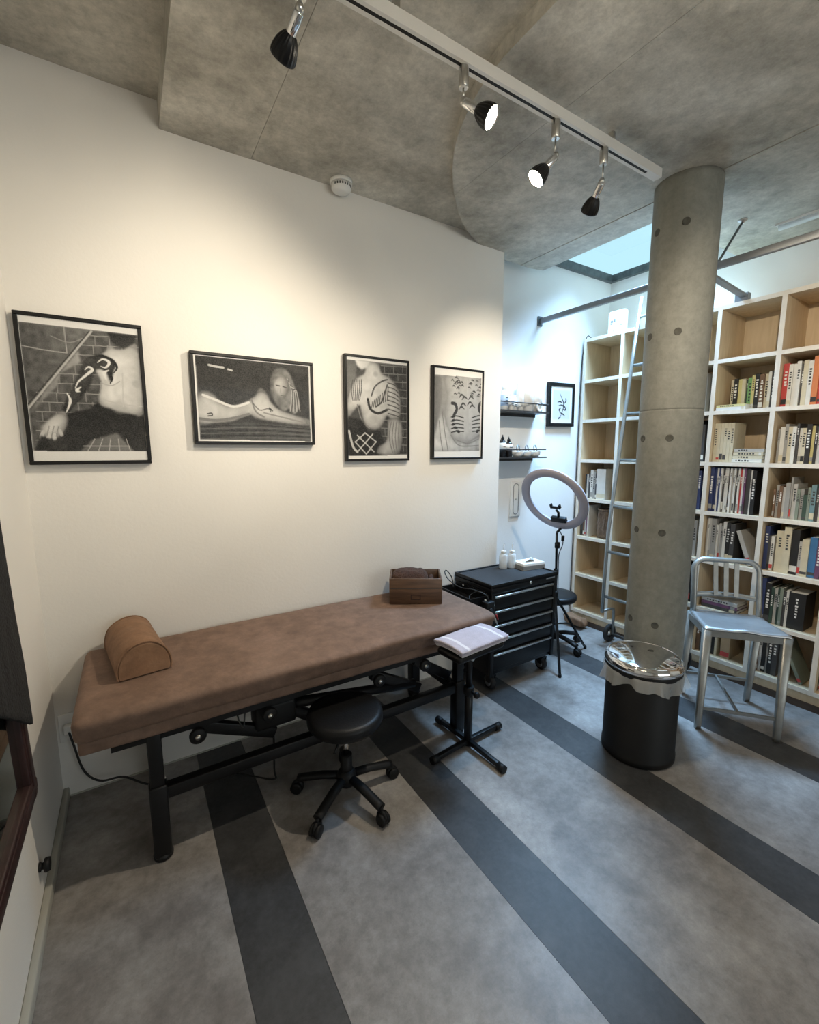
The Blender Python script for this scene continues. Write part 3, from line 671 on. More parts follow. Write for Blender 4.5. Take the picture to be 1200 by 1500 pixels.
# wooden crate with a rolled towel
cr = thing('wooden_crate', 'dark wooden open crate with label holder standing on the bed', 'crate', (1.265, 1.955, .6245), R(-32))
W_, D_, H_ = .275, .20, .135
for nm, a, b_ in (('front_panel', (-W_/2, -D_/2, 0), (W_/2, -D_/2+.010, H_)), ('back_panel', (-W_/2, D_/2-.010, 0), (W_/2, D_/2, H_)), ('side_panel', (-W_/2, -D_/2+.010, 0), (-W_/2+.010, D_/2-.010, H_)), ('side_panel', (W_/2-.010, -D_/2+.010, 0), (W_/2, D_/2-.010, H_)), ('bottom_panel', (-W_/2+.01, -D_/2+.01, 0), (W_/2-.01, D_/2-.01, .008))):
    pa = MB().bb(a, b_, bev=.0015, seg=1).build(nm, M_CRATE, cr, world=False)
    if nm == 'front_panel':
        hd = MB()
        for q0, q1 in (((-.026, .022), (.026, .026)), ((-.026, .046), (.026, .050)), ((-.026, .026), (-.022, .046)), ((.022, .026), (.026, .046))):
            hd.bb((q0[0], -D_/2-.002, q0[1]), (q1[0], -D_/2, q1[1]))
        hd.build('label_holder', M_WALNUT, pa, world=False)
        MB().bb((-W_/2+.004, -D_/2-.0012, .082), (W_/2-.004, -D_/2, .085)).build('groove', M_MARK, pa, world=False)
tw = thing('brown_towel', 'rolled dark brown towel inside the wooden crate', 'towel', (1.258, 1.965, .634), R(-32))
def twf(q): return q + Vector((0, 0, .012*nz(q*14)+.006*nz(q*40)))
soft_box(MB(), (-.018, .0, .075), (.20, .165, .148), .05, (24, 20, 14), twf).build('roll', M_TOWELB, tw, world=False)
soft_box(MB(), (.098, .01, .05), (.03, .14, .10), .014, (6, 14, 10), twf).build('folded_end', M_TOWELB, tw, world=False)

# ================================================================== ARM REST WITH TOWEL
ar = thing('arm_rest_stand', 'black adjustable arm rest stand with cross shaped foot', 'stand', (1.288, 1.522, 0))
for k, (x, y) in enumerate(((1.275, 1.748), (1.507, 1.540), (1.303, 1.296), (1.072, 1.507))):
    f_ = MB().bar((1.288, 1.522, .030), (x, y, .022), .022, .022, bev=.003).build('foot', M_BLACK, ar)
    d = (Vector((x, y, 0))-Vector((1.288, 1.522, 0))).normalized()
    MB().cyl(Vector((x, y, .019))-d*.03, Vector((x, y, .019))+d*.008, .0175, n=14).build('rubber_cap', M_BLKP, f_)
MB().cyl((1.288, 1.522, .01), (1.288, 1.522, .30), .020, n=18).cyl((1.288, 1.522, .30), (1.288, 1.522, .52), .0145, n=16).build('post', M_BLACK, ar)
MB().lathe([(.024, .27), (.026, .275), (.026, .305), (.024, .31)], (1.288, 1.522, 0), n=20).build('collar', M_BLKP, ar)
MB().cyl((1.288, 1.502, .29), (1.288, 1.47, .29), .006, n=8).lathe([(.0, 0), (.014, .002), (.016, .010), (.012, .02), (0, .021)], (1.288, 1.475, .29), (0, -1, 0), n=16).build('knob', M_BLKP, ar)
MB().bb((1.19, 1.44, .505), (1.31, 1.54, .525), bev=.005).build('bracket', M_BLACK, ar)
MB().lathe([(.009, 0), (.010, .004), (.007, .01), (0, .011)], (1.288, 1.502, .455), (0, -1, 0), n=14).build('bolt', M_STEEL, ar)
RZP = R(6)
padm = MB(); soft_box(padm, (1.243, 1.457, .541), (.29, .150, .034), .015, (20, 12, 4), None, RZP); padm.build('pad', M_BLKV, ar)
tl = thing('lavender_towel', 'folded lavender towel with pale stripes on the arm rest', 'towel', (1.245, 1.458, .558), RZP)
def tof(q):
    y = q.y/.1025
    return Vector((q.x+.004*nz((q.y*20, q.z*20, 1)), q.y, q.z+.012*(1-y*y)+.003*nz((q.x*12, q.y*14, 0))))
def towel_layer(z, h, sx, sy, mat):
    mb = MB(); soft_box(mb, (0, 0, z), (sx, sy, h), h*.48, (56, 24, 3), tof)
    for f in mb.bm.faces:
        x = f.calc_center_median().x
        if mat == 'stripe': f.material_index = 1 if (.098 < abs(x) < .114) else 0
    return mb
towel_layer(.022, .014, .302, .180, 'stripe').build('top_fold', [M_LAV, M_LAVS], tl, world=False)
towel_layer(.009, .012, .294, .176, '').build('lower_fold', M_LAV, tl, world=False)
towel_layer(.002, .010, .284, .166, '').build('under_fold', M_PAPER, tl, world=False)

# ================================================================== STOOLS
def stool(label, loc, rz, zs, rs, rb, group, thick=.055):
    t = thing('rolling_stool', label, 'stool', loc, rz, group)
    MB().lathe([(0, zs-thick-.012), (rs*.75, zs-thick-.010), (rs*.95, zs-thick), (rs, zs-thick*.75), (rs*1.005, zs-thick*.4), (rs*.97, zs-thick*.12), (rs*.85, zs-.002), (rs*.5, zs+.001), (0, zs+.002)], n=56).build('seat', M_BLKV, t, world=False)
    MB().cyl((0, 0, zs-thick-.02), (0, 0, zs-thick), rs*.62, n=28).build('seat_plate', M_BLACK, t, world=False)
    MB().tube([(.03, 0, zs-thick-.03), (.08, .02, zs-thick-.034), (.125, .03, zs-thick-.05)], .005, 8).build('lever', M_BLACK, t, world=False)
    MB().cyl((0, 0, .17), (0, 0, zs-thick-.02), .0125, n=18).build('gas_lift', M_CHROME, t, world=False)
    MB().cyl((0, 0, .075), (0, 0, .19), .024, n=20).lathe([(.034, .06), (.040, .07), (.040, .105), (.026, .125)], n=24).build('hub', M_BLKP, t, world=False)
    for k in range(5):
        a = 2*math.pi*k/5; d = Vector((math.cos(a), math.sin(a), 0)); s_ = Vector((-d.y, d.x, 0))
        mb = MB()
        mb.tube([d*.02+Vector((0, 0, .095)), d*rb*.5+Vector((0, 0, .088)), d*rb*.92+Vector((0, 0, .070)), d*rb+Vector((0, 0, .066))], .017, 12, flat=(.019, .015))
        leg = mb.build('leg', M_BLKP, t, world=False)
        c = MB(); p0 = d*rb
        c.cyl(p0+Vector((0, 0, .045)), p0+Vector((0, 0, .07)), .007, n=10)
        for e in (-.012, .012):
            q = p0 + s_*e + d*.008 + Vector((0, 0, .024))
            c.lathe([(0, -.008), (.018, -.008), (.024, -.005), (.024, .005), (.018, .008), (0, .008)], q, s_, n=20)
        c.lathe([(.014, -.007), (.026, -.006), (.026, .006), (.014, .007)], p0+d*.004+Vector((0, 0, .030)), s_, n=18)
        c.build('caster', M_BLKP, leg, world=False)
    return t
stool('black round rolling stool in front of the brown bed', (.662, 1.545, 0), R(214), .39, .152, .205, 'rolling stools')
stool('black round rolling stool behind the tool cart near bookcase', (2.535, 2.06, 0), R(-16), .40, .15, .20, 'rolling stools', .045)

# ================================================================== TOOL CART
CX0, CX1, CY0, CY1, CZ0, CZ1 = 1.690, 2.235, 1.812, 2.145, .105, .655
ct = thing('tool_cart', 'black steel drawer cart on casters with silver drawer edges', 'cart', ((CX0+CX1)/2, (CY0+CY1)/2, 0))
MB().bb((CX0, CY0+.012, CZ0), (CX1, CY1, CZ1-.02), bev=.004).build('body', M_BLACK, ct)
tp = MB().bb((CX0-.006, CY0-.004, CZ1-.055), (CX1+.006, CY1+.002, CZ1-.004), bev=.008)
for a, b_ in (((CX0-.006, CY0-.004), (CX0+.006, CY1+.002)), ((CX1-.006, CY0-.004), (CX1+.006, CY1+.002)), ((CX0, CY1-.010), (CX1, CY1+.002)), ((CX0, CY0-.004), (CX1, CY0+.006))):
    tp.bb((*a, CZ1-.02), (*b_, CZ1+.006), bev=.003)
tp.build('top_tray', M_BLACK, ct)
MB().bb((CX0+.008, CY0+.008, CZ1-.006), (CX1-.008, CY1-.012, CZ1-.001)).build('mat', M_BMAT, ct)
MB().lathe([(.010, 0), (.010, .004), (.007, .006), (0, .006)], (2.0, CY0-.004, CZ1-.028), (0, -1, 0), n=18).build('lock', M_STEEL, ct)
lg = MB()
for k in range(9): lg.bb((2.138+k*.0088, CY0-.0052, CZ1-.030), (2.1445+k*.0088, CY0-.0042, CZ1-.022))
lg.build('nameplate', M_GREYM, ct)
dz = [(.600, .548), (.542, .458), (.452, .368), (.362, .278), (.272, .188)]
dzs = [.597, .508, .420, .332, .244, .130]
for k in range(5):
    zt, zb = dzs[k]-.004, dzs[k+1]+.004
    dr = MB().bb((CX0+.020, CY0, zb), (CX1-.030, CY0+.014, zt), bev=.003).build('drawer', M_BLACK, ct)
    MB().bb((CX0+.020, CY0-.012, zt-.014), (CX1-.032, CY0+.002, zt-.002), bev=.003).build('handle_strip', M_STEEL, dr)
for x in (CX0, CX1-.026): MB().bb((x, CY0-.002, CZ0), (x+.026, CY0+.014, CZ1-.05), bev=.003).build('corner_post', M_BLACK, ct)
for x in (CX0+.05, CX1-.05):
    for y in (CY0+.04, CY1-.05):
        c = MB().cyl((x, y, .085), (x, y, .108), .018, n=12).bb((x-.024, y-.012, .045), (x-.020, y+.024, .09)).bb((x+.020, y-.012, .045), (x+.024, y+.024, .09)).bb((x-.024, y-.016, .082), (x+.024, y+.024, .09))
        c = c.build('caster', M_BLACK, ct)
        MB().lathe([(0, -.016), (.036, -.016), (.041, -.010), (.041, .010), (.036, .016), (0, .016)], (x, y+.012, .041), (1, 0, 0), n=28).build('wheel', M_TYRE, c)
        for sg in (-1, 1): MB().lathe([(.024, 0), (.024, .002), (.008, .004), (0, .004)], (x+sg*.0165, y+.012, .041), (sg, 0, 0), n=20).build('wheel_disc', M_GRAYM, c)
MB().tube([(CX1, CY0+.05, CZ1-.03), (CX1+.05, CY0+.05, CZ1-.03), (CX1+.055, CY0+.07, CZ1-.03), (CX1+.055, CY1-.07, CZ1-.03), (CX1+.05, CY1-.05, CZ1-.03), (CX1, CY1-.05, CZ1-.03)], .009, 10).build('push_handle', M_BLACK, ct)
st = MB().bb((1.555, 1.84, .545), (1.688, 2.13, .553)).bb((1.555, 1.84, .553), (1.562, 2.13, .592)).bb((1.562, 1.84, .553), (1.688, 1.847, .592)).bb((1.562, 2.123, .553), (1.688, 2.13, .592)).bb((1.676, 1.86, .553), (1.688, 2.11, .61))
st.build('side_tray', M_BLACK, ct)
for y in (1.9, 2.05): MB().lathe([(.007, 0), (.007, .003), (0, .005)], (1.676, y, .60), (-1, 0, 0), n=12).build('bolt', M_STEEL, ct)

# things on the cart
tm = thing('tattoo_machine', 'black tattoo machine with steel parts hung on the cart side tray', 'tool', (1.65, 1.80, .50))
MB().bb((1.630, 1.782, .520), (1.690, 1.836, .575), bev=.008).build('body', M_BLKP, tm)
MB().lathe([(.013, 0), (.015, .006), (.015, .05), (.010, .056)], (1.655, 1.79, .535), (.15, -.5, -.75), n=18).build('motor', M_BLACK, tm)
MB().lathe([(.004, 0), (.006, .004), (.006, .05), (.002, .07)], (1.664, 1.772, .510), (.3, -.25, -.9), n=14).build('grip', M_STEEL, tm)
MB().lathe([(.004, 0), (.006, .004), (.005, .035)], (1.690, 1.775, .50), (.35, -.1, -.8), n=12).build('clip', M_RED, tm)
MB().lathe([(.008, 0), (.008, .008), (0, .010)], (1.690, 1.80, .548), (1, -.3, 0), n=14).build('dial', M_STEEL, tm)
MB().lathe([(.007, 0), (.007, .006), (0, .008)], (1.632, 1.80, .585), (-.2, -.4, 1), n=14).build('terminal', M_STEEL, tm)
tag(MB().tube(catmull([(1.655, 1.795, .578), (1.63, 1.80, .62), (1.60, 1.87, .635), (1.575, 1.95, .63), (1.555, 2.03, .655), (1.55, 2.07, .69), (1.575, 2.09, .70), (1.60, 2.07, .66), (1.60, 2.05, .60)], 6), .0032, 8).build('clip_cord', M_WIRE), 'thin black clip cord looping over the cart side tray', 'cord')
tag(MB().tube(catmull([(1.66, 1.81, .578), (1.68, 1.84, .60), (1.665, 1.90, .605), (1.63, 1.93, .58), (1.60, 1.90, .565)], 6), .003, 8).build('power_cord', M_WIRE), 'short black power cord curled inside the cart side tray', 'cord')
def bottle(label, x, y, z, s=1.):
    t = thing('squeeze_bottle', label, 'bottle', (x, y, z), 0, 'squeeze bottles on the cart')
    MB().lathe([(.0, 0), (.026*s, .001), (.0275*s, .005), (.0275*s, .078*s), (.024*s, .092*s), (.014*s, .100*s)], n=28).build('body', M_CLEAR, t, world=False)
    MB().lathe([(.016*s, .098*s), (.016*s, .116*s), (.010*s, .120*s)], n=24).build('cap', M_WHT, t, world=False)
    MB().tube([(0, 0, .118*s), (0, 0, .150*s), (.006, -.002, .165*s)], .0028, 8).build('nozzle', M_CLEAR, t, world=False)
    MB().lathe([(0, .003), (.024*s, .003), (.024*s, .045*s), (0, .045*s)], n=24).build('liquid', M_CLEAR, t, world=False)
bottle('clear squeeze bottle on the cart, left of the pair', 2.02, 2.065, CZ1)
bottle('clear squeeze bottle on the cart, next to the tissue box', 2.075, 2.045, CZ1)
tx = thing('tissue_box', 'white tissue box with tissue rising on the black cart', 'tissue box', (2.17, 1.985, CZ1), R(-8))
MB().bb((-.085, -.055, 0), (.085, .055, .045), bev=.003).build('box', M_PAPER, tx, world=False)
MB().bb((-.0855, -.0555, .004), (.0855, .0555, .028)).build('lower_band', M_GREYM, tx, world=False)
def tis(u, v): return Vector((-.055+.11*u, -.03+.06*v, .044+.030*math.sin(math.pi*u)*(.5+.5*math.sin(3*v+5*u))+.012*nz((u*6, v*6, 0))))
MB().grid(tis, 18, 12).build('tissue', M_PAPER, tx, world=False)

# ================================================================== RING LIGHT
rl = thing('ring_light', 'ring light with phone clamp on a black tripod', 'ring light', (2.345, 1.905, 0))
PX, PY = 2.345, 1.905
MB().cyl((PX, PY, .20), (PX, PY, .62), .011, n=14).cyl((PX, PY, .62), (PX-.01, PY, .885), .008, n=12).build('pole', M_BLACK, rl)
for z in (.62, .80): MB().lathe([(.015, z-.02), (.017, z-.015), (.017, z+.015), (.013, z+.02)], (PX, PY, 0), n=18).build('collar', M_BLKP, rl)
MB().cyl((PX, PY, .805), (PX-.035, PY-.02, .805), .006, n=8).build('knob', M_BLKP, rl)
hub = Vector((PX, PY, .46)); low = Vector((PX, PY, .26))
for fx, fy in ((2.200, 1.722), (2.690, 1.900), (2.27, 2.17)):
    F_ = Vector((fx, fy, .008)); leg = MB().bar(hub, F_, .016, .010).build('leg', M_BLACK, rl)
    MB().bar(low, hub.lerp(F_, .52), .010, .006).build('brace', M_BLACK, leg)
    MB().lathe([(.010, -.008), (.011, 0), (.009, .014)], F_, n=12).build('foot', M_BLKP, leg)
MB().lathe([(.018, .44), (.02, .45), (.02, .48), (.016, .49)], (PX, PY, 0), n=18).lathe([(.016, .25), (.016, .275)], (PX, PY, 0), n=14).build('leg_collar', M_BLKP, rl)
RC = Vector((2.283, 1.90, 1.105)); RN = Vector((-math.cos(R(29.2))*math.cos(R(9)), -math.cos(R(29.2))*math.sin(R(9)), -math.sin(R(29.2))))
Ro, Ri = .226, .176
MB().lathe([(Ri, -.012), (Ro, -.012), (Ro+.002, -.004), (Ro+.002, .006), (Ri-.002, .006), (Ri-.002, -.004), (Ri, -.012)], RC, RN, n=96).build('ring_housing', M_RING, rl)
MB().lathe([(Ri, .0055), (Ri+.004, .010), (Ro-.004, .010), (Ro, .0055)], RC, RN, n=96, caps=False).build('diffuser', M_RING, rl)
dn = (Vector((0, 0, -1)) - RN*Vector((0, 0, -1)).dot(RN)).normalized()
base = RC + dn*Ri
sd_ = RN.cross(dn)
MB().tube([RC+dn*(Ro+.0), Vector((PX-.01, PY, .885))], .008, 8).build('tilt_neck', M_BLKP, rl)
mrot = Matrix((sd_, RN, -dn)).transposed()
MB().box(base-dn*.022+RN*.0, (.105, .03, .035), rot=mrot, bev=.005).build('control_box', M_BLKP, rl)
MB().tube([base-dn*.035, base-dn*.075+sd_*.01, base-dn*.10], .008, 8).build('clamp_arm', M_BLKP, rl)
cl = MB().box(base-dn*.115, (.062, .014, .014), rot=mrot, bev=.003)
for e in (-1, 1): cl.box(base-dn*.125+sd_*e*.03, (.010, .022, .030), rot=mrot, bev=.003)
cl.build('phone_clamp', M_BLKP, rl)
MB().tube(catmull([RC+dn*(Ro+.005)+sd_*-.02, Vector((PX+.035, PY-.01, .85)), Vector((PX+.04, PY-.01, .80)), Vector((PX+.015, PY-.005, .74)), Vector((PX+.02, PY, .66)), Vector((PX+.012, PY-.012, .5))], 6), .0028, 8).build('cable', M_WIRE, rl)
MB().bb((PX+.028, PY-.02, .825), (PX+.046, PY-.005, .862), bev=.003).build('remote', M_BLKP, rl)

# ================================================================== WALL SHELVES
def wshelf(label, x0, x1, z):
    t = thing('wall_shelf', label, 'shelf', ((x0+x1)/2, RY-.07, z-.012), group='small wall shelves')
    MB().bb((x0, RY-.135, z-.010), (x1, RY, z)).build('board', M_SHELF, t)
    MB().bb((x0, RY-.004, z-.03), (x1, RY, z-.010)).build('back_lip', M_SHELF, t)
    MB().tube([(x0+.004, RY-.004, z+.052), (x0+.004, RY-.125, z+.052), (x0+.010, RY-.131, z+.052), (x1-.010, RY-.131, z+.052), (x1-.004, RY-.125, z+.052), (x1-.004, RY-.004, z+.052)], .0042, 8).build('guard_rail', M_SHELF, t)
wshelf('upper dark metal wall shelf holding bottles and paper rolls', 2.08, 2.555, 1.686)
wshelf('lower dark metal wall shelf holding ink bottles and white jars', 2.08, 2.545, 1.373)
def cylthing(name, label, cat, x, y, z, parts, group=None):
    t = thing(name, label, cat, (x, y, z), 0, group)
    for nm, prof_, mt in parts: MB().lathe(prof_, n=24).build(nm, mt, t, world=False)
    return t
ZU, ZL = 1.686, 1.373
for x, y, h, r, lab in ((2.155, 2.24, .155, .028, 'pale blue labelled white bottle at the left end of upper shelf'), (2.215, 2.235, .115, .020, 'small white bottle with dark print beside the blue labelled bottle'), (2.258, 2.245, .105, .018, 'slim white bottle standing left of the paper rolls')):
    t = cylthing('lotion_bottle', lab, 'bottle', x, y, ZU, [('body', [(0, 0), (r, .002), (r, h*.78), (r*.5, h*.86)], M_WHT), ('cap', [(r*.55, h*.85), (r*.55, h), (0, h)], M_WHT), ('label_band', [(r*1.01, h*.18), (r*1.01, h*.62)], M_BLUEP if 'blue' in lab[:9] else M_PAPER)], 'bottles on the upper shelf')
    mk = MB()
    for q in range(3): mk.bb((-.010, -r*1.03, h*(.25+.12*q)), (.008, -r*.9, h*(.29+.12*q)))
    mk.build('print', M_MARK, t, world=False)
for x, r, h, lab in ((2.315, .026, .185, 'white paper roll, left of the three on the upper shelf'), (2.385, .046, .215, 'tall thick white paper roll, middle of the upper shelf'), (2.478, .040, .205, 'white paper roll at the right end of the upper shelf')):
    cylthing('paper_roll', lab, 'paper roll', x, 2.25, ZU, [('roll', [(r*.35, 0), (r, 0), (r, h), (r*.35, h)], M_PAPER), ('core', [(r*.33, .001), (r*.35, .001), (r*.35, h-.001), (r*.33, h-.001)], M_TAN)], 'paper rolls on the upper shelf')
t = thing('tape_roll', 'white ring of tape leaning at the front of the upper shelf', 'tape', (2.465, 2.212, ZU))
MB().lathe([(.020, -.006), (.030, -.006), (.030, .006), (.020, .006), (.020, -.006)], (0, 0, .03), (.2, -1, .1), n=28).build('band', M_PAPER, t, world=False)
for x, h, lab in ((2.148, .150, 'black ink bottle partly hidden by wall edge on lower shelf'), (2.205, .138, 'black ink bottle with white label on the lower shelf'), (2.176, .120, 'short black ink bottle between two taller ones')):
    y = 2.235 if h != .120 else 2.285
    t = cylthing('ink_bottle', lab, 'bottle', x, y, ZL, [('body', [(0, 0), (.024, .002), (.024, h*.66), (.012, h*.76)], M_INK), ('cap', [(.011, h*.74), (.011, h*.86), (.003, h*.92), (.002, h)], M_BLKP), ('paper_label', [(.0243, h*.34), (.0243, h*.64)], M_PAPER)], 'ink bottles on the lower shelf')
    MB().bb((-.012, -.0252, h*.46), (.012, -.022, h*.50)).build('print', M_MARK, t, world=False)
for k, x in enumerate((2.30, 2.385, 2.47)):
    lab = ('round white lidded jar nearest the ink bottles', 'round white lidded jar in the middle of the lower shelf', 'round white lidded jar at the right end of lower shelf')[k]
    t = cylthing('white_jar', lab, 'jar', x, 2.245, ZL, [('bowl', [(0, 0), (.028, .001), (.040, .018), (.042, .036), (.039, .042)], M_WHT)], 'jars on the lower shelf')
    MB().lathe([(.030, -.004), (.036, -.004), (.036, .004), (.030, .004), (.030, -.004)], (.01, 0, .048), (.5, -1, .2), n=28).build('ring_handle', M_GRAYM, t, world=False)
# intercom / switch plate
ip = thing('wall_panel', 'tall narrow white wall panel with recessed slot below shelves', 'wall panel', (2.372, RY-.012, .94))
MB().bb((2.322, RY-.014, .937), (2.422, RY, 1.197), bev=.004).build('plate', M_WHT, ip)
slot = [(2.372+.026*math.cos(a)+0, 1.067+(.085 if math.sin(a) > 0 else -.085)+.026*math.sin(a)) for a in [2*math.pi*k/32 for k in range(33)]]
MB().tube([(x, RY-.0145, z) for x, z in slot], .003, 8).build('slot_rim', M_GREYM, ip)
MB().lathe([(.006, 0), (.006, .004), (0, .006)], (2.372, RY-.014, 1.067), (0, -1, 0), n=16).build('key_switch', M_STEEL, ip)

# ================================================================== BOOKCASE
BX = 3.05; TH = .023; PIT = .3105
ups = [2.312-PIT*k for k in range(8)]             # far faces of the uprights
shz = [.115, .420, .730, 1.038, 1.345, 1.655, 1.957]
yend = ups[-1]-TH
bc = thing('bookcase', 'tall birch plywood bookcase covering the wall, seven shelves high', 'bookcase', (BX+.15, (2.312+yend)/2, 0))
def upanel(y):
    mb = MB().bb((BX+.0025, y-TH, .09), (RX-.004, y, 2.243)); mb.bb((BX, y-TH, .09), (BX+.0025, y, 2.243), mi=1); return mb
for y in ups: upanel(y).build('upright', [M_MAPLE, M_EDGE], bc)
def shelfboard(nm, y1, y0, zt, th=TH):
    mb = MB().bb((BX+.0025, y0, zt-th), (RX-.004, y1, zt)); mb.bb((BX, y0, zt-th), (BX+.0025, y1, zt), mi=1); mb.build(nm, [M_MAPLE, M_EDGE], bc)
for k in range(7):
    for z in shz[1:]: shelfboard('shelf', ups[k]-TH-.0002, ups[k+1]+.0002, z)
    shelfboard('bottom_board', ups[k]-TH-.0002, ups[k+1]+.0002, .115, .025)
    MB().bb((RX-.012, ups[k+1], .115), (RX-.004, ups[k]-TH, 2.243)).build('back_panel', M_MAPLE, bc)
shelfboard('top_board', 2.312, yend, 2.267, .024)
MB().bb((BX+.012, yend, .006), (BX+.03, 2.312, .09)).build('kick_board', M_MAPLE, bc)
MB().bb((BX+.006, yend, 0), (BX+.012, 2.312, .040)).build('kick_trim', M_KICK, bc)

# router box on top, cable
rb_ = thing('router_box', 'white router with dark print standing on the bookcase top', 'router', (3.13, 2.09, 2.267), R(4))
soft_box(MB(), (0, 0, .085), (.05, .135, .168), .018, (6, 14, 16)).build('case', M_WHT, rb_, world=False)
mk = MB()
for y0, y1, z0, z1 in ((.022, .040, .085, .10), (.004, .016, .085, .105), (-.004, .000, .09, .10), (-.050, -.036, .055, .062), (.010, .020, .022, .027), (.002, -.004, .145, .150)):
    mk.bb((-.0262, y0, z0), (-.024, y1, z1))
for k in range(4): mk.bb((-.0262, .026+.004*k, .070), (-.024, .028+.004*k, .080))
mk.build('print', M_GREYM, rb_, world=False)
tag(MB().tube(catmull([(3.12, 2.155, 2.29), (3.10, 2.17, 2.278), (3.09, 2.20, 2.272), (3.08, 2.24, 2.272), (3.075, 2.27, 2.275), (3.07, 2.30, 2.29), (3.06, 2.318, 2.20), (3.045, 2.320, 2.0), (3.045, 2.320, 1.2), (3.045, 2.320, .12)], 6), .003, 8).build('router_cable', M_WIRE), 'thin dark cable trailing from the router along bookcase edge', 'cable')

# books ---------------------------------------------------------------
BM = {}
def bmat(c, rough=.5):
    k = tuple(round(x, 3) for x in c)
    if k not in BM:
        BM[k] = simple('book_cover_%d' % len(BM), k, rough, var=.06, scale=30)
    return BM[k]
CN = {'white': (.70, .68, .63), 'cream': (.62, .55, .40), 'grey': (.33, .32, .30), 'light grey': (.50, .48, .45), 'black': (.018, .017, .017), 'charcoal': (.06, .058, .058), 'navy': (.035, .05, .14), 'blue': (.06, .19, .40), 'green': (.20, .40, .16), 'dark green': (.04, .07, .05), 'yellow': (.62, .55, .25), 'brown': (.17, .095, .055), 'red': (.52, .06, .055), 'orange': (.62, .20, .07), 'pink': (.60, .25, .24), 'purple': (.16, .07, .14), 'tan': (.42, .31, .19), 'grey green': (.22, .25, .20), 'teal': (.16, .26, .28)}
ORD = ['first', 'second', 'third', 'fourth', 'fifth', 'sixth', 'seventh', 'eighth', 'ninth', 'tenth', 'eleventh', 'twelfth', 'thirteenth', 'fourteenth', 'fifteenth', 'sixteenth', 'seventeenth', 'eighteenth', 'nineteenth', 'twentieth']
def book_mesh(wd, h, dp, cname, rg):
    """spine faces -X; width along Y; stands on z=0"""
    c = CN[cname]; mb = MB(); t_ = .0018
    mb.bb((0, -wd/2, 0), (t_, wd/2, h)); mb.bb((t_, -wd/2, 0), (dp, -wd/2+t_, h)); mb.bb((t_, wd/2-t_, 0), (dp, wd/2, h))
    mb.bb((t_, -wd/2+t_, .003), (dp-.004, wd/2-t_, h-.003), mi=1)
    lum = sum(c)/3; lw = min(wd*.62, .014)
    style = rg.random()
    if style < .75:      # title block with little characters
        z = h*(.90-.1*rg.random()); n = rg.randint(4, 8)
        for q in range(n):
            hh = lw*(.7+.5*rg.random()); z -= hh*1.25
            if z < h*.25: break
            mb.bb((-.0006, -lw*(.25+.25*rg.random()), z), (.0002, lw*(.25+.25*rg.random()), z+hh*.75), mi=2)
    if style > .45: mb.bb((-.0005, -wd/2+.0008, h*.06), (.0002, wd/2-.0008, h*(.12+.12*rg.random())), mi=3)
    other = CN[rg.choice(['white', 'black', 'charcoal', 'cream', 'red', 'grey'])]
    return mb, [bmat(c), M_PAPER, M_MARK if lum > .22 else M_PAPER, bmat(other)]
rgb = random.Random(11)
BAY = {0: 'bay beside the white wall', 1: 'bay behind the ladder', 2: 'bay behind the column', 3: 'bay right of the column', 4: 'second bay right of the column', 5: 'rightmost bay'}
ROW = {0: 'bottom', 1: 'second lowest', 2: 'third lowest', 3: 'middle', 4: 'third highest', 5: 'second highest', 6: 'top'}
def place_book(bay, row, idx, cname, wd, h, y, z, lean=0., dp=.15, setback=.03, flat=False, extra=''):
    mb, mats = book_mesh(wd, h, dp, cname, rgb)
    desc = 'thick ' if wd > .028 else ('thin ' if wd < .011 else '')
    if flat: label = '%s%s book lying flat, %s from below, %s shelf, %s' % (desc, cname, ORD[idx], ROW[row], BAY[bay])
    else: label = '%s%s book, %s from left, %s shelf, %s' % (desc, cname, ORD[idx], ROW[row], BAY[bay])
    o = mb.build('book', mats, None, origin=(0, 0, 0))
    o.location = (BX+setback, y, z)
    if flat: o.rotation_euler = (R(-90), 0, 0)
    else: o.rotation_euler = (lean, 0, 0)
    return tag(o, label, 'book', 'books on the bookcase')
def row_books(bay, row, specs, start=.004, jit=.016, setback=.03):
    """specs: (colour, width, height[, lean degrees]) from left to right"""
    y = ups[bay]-TH-start; z = shz[row]+.0005
    for i, s_ in enumerate(specs):
        cname, wd, h = s_[:3]; ln = R(s_[3]) if len(s_) > 3 else 0.
        if cname is None: y -= wd; continue
        sb = setback+rgb.random()*jit
        if ln:      # leaning towards the left (top to +Y)
            foot = wd*math.cos(ln)+h*math.sin(abs(ln))
            o = place_book(bay, row, row_books.n, cname, wd, h, y-foot+wd/2*math.cos(ln), z+wd/2*math.sin(abs(ln)), -abs(ln), setback=sb); y -= foot+.001
        else:
            o = place_book(bay, row, row_books.n, cname, wd, h, y-wd/2, z, 0, setback=sb); y -= wd+.0008
        row_books.n += 1
def fill(bay, row, specs, **k): row_books.n = 0; row_books(bay, row, specs, **k)
def rnd(cols, n, w0, w1, h0, h1):
    return [(rgb.choice(cols), w0+(w1-w0)*rgb.random(), h0+(h1-h0)*rgb.random()) for _ in range(n)]
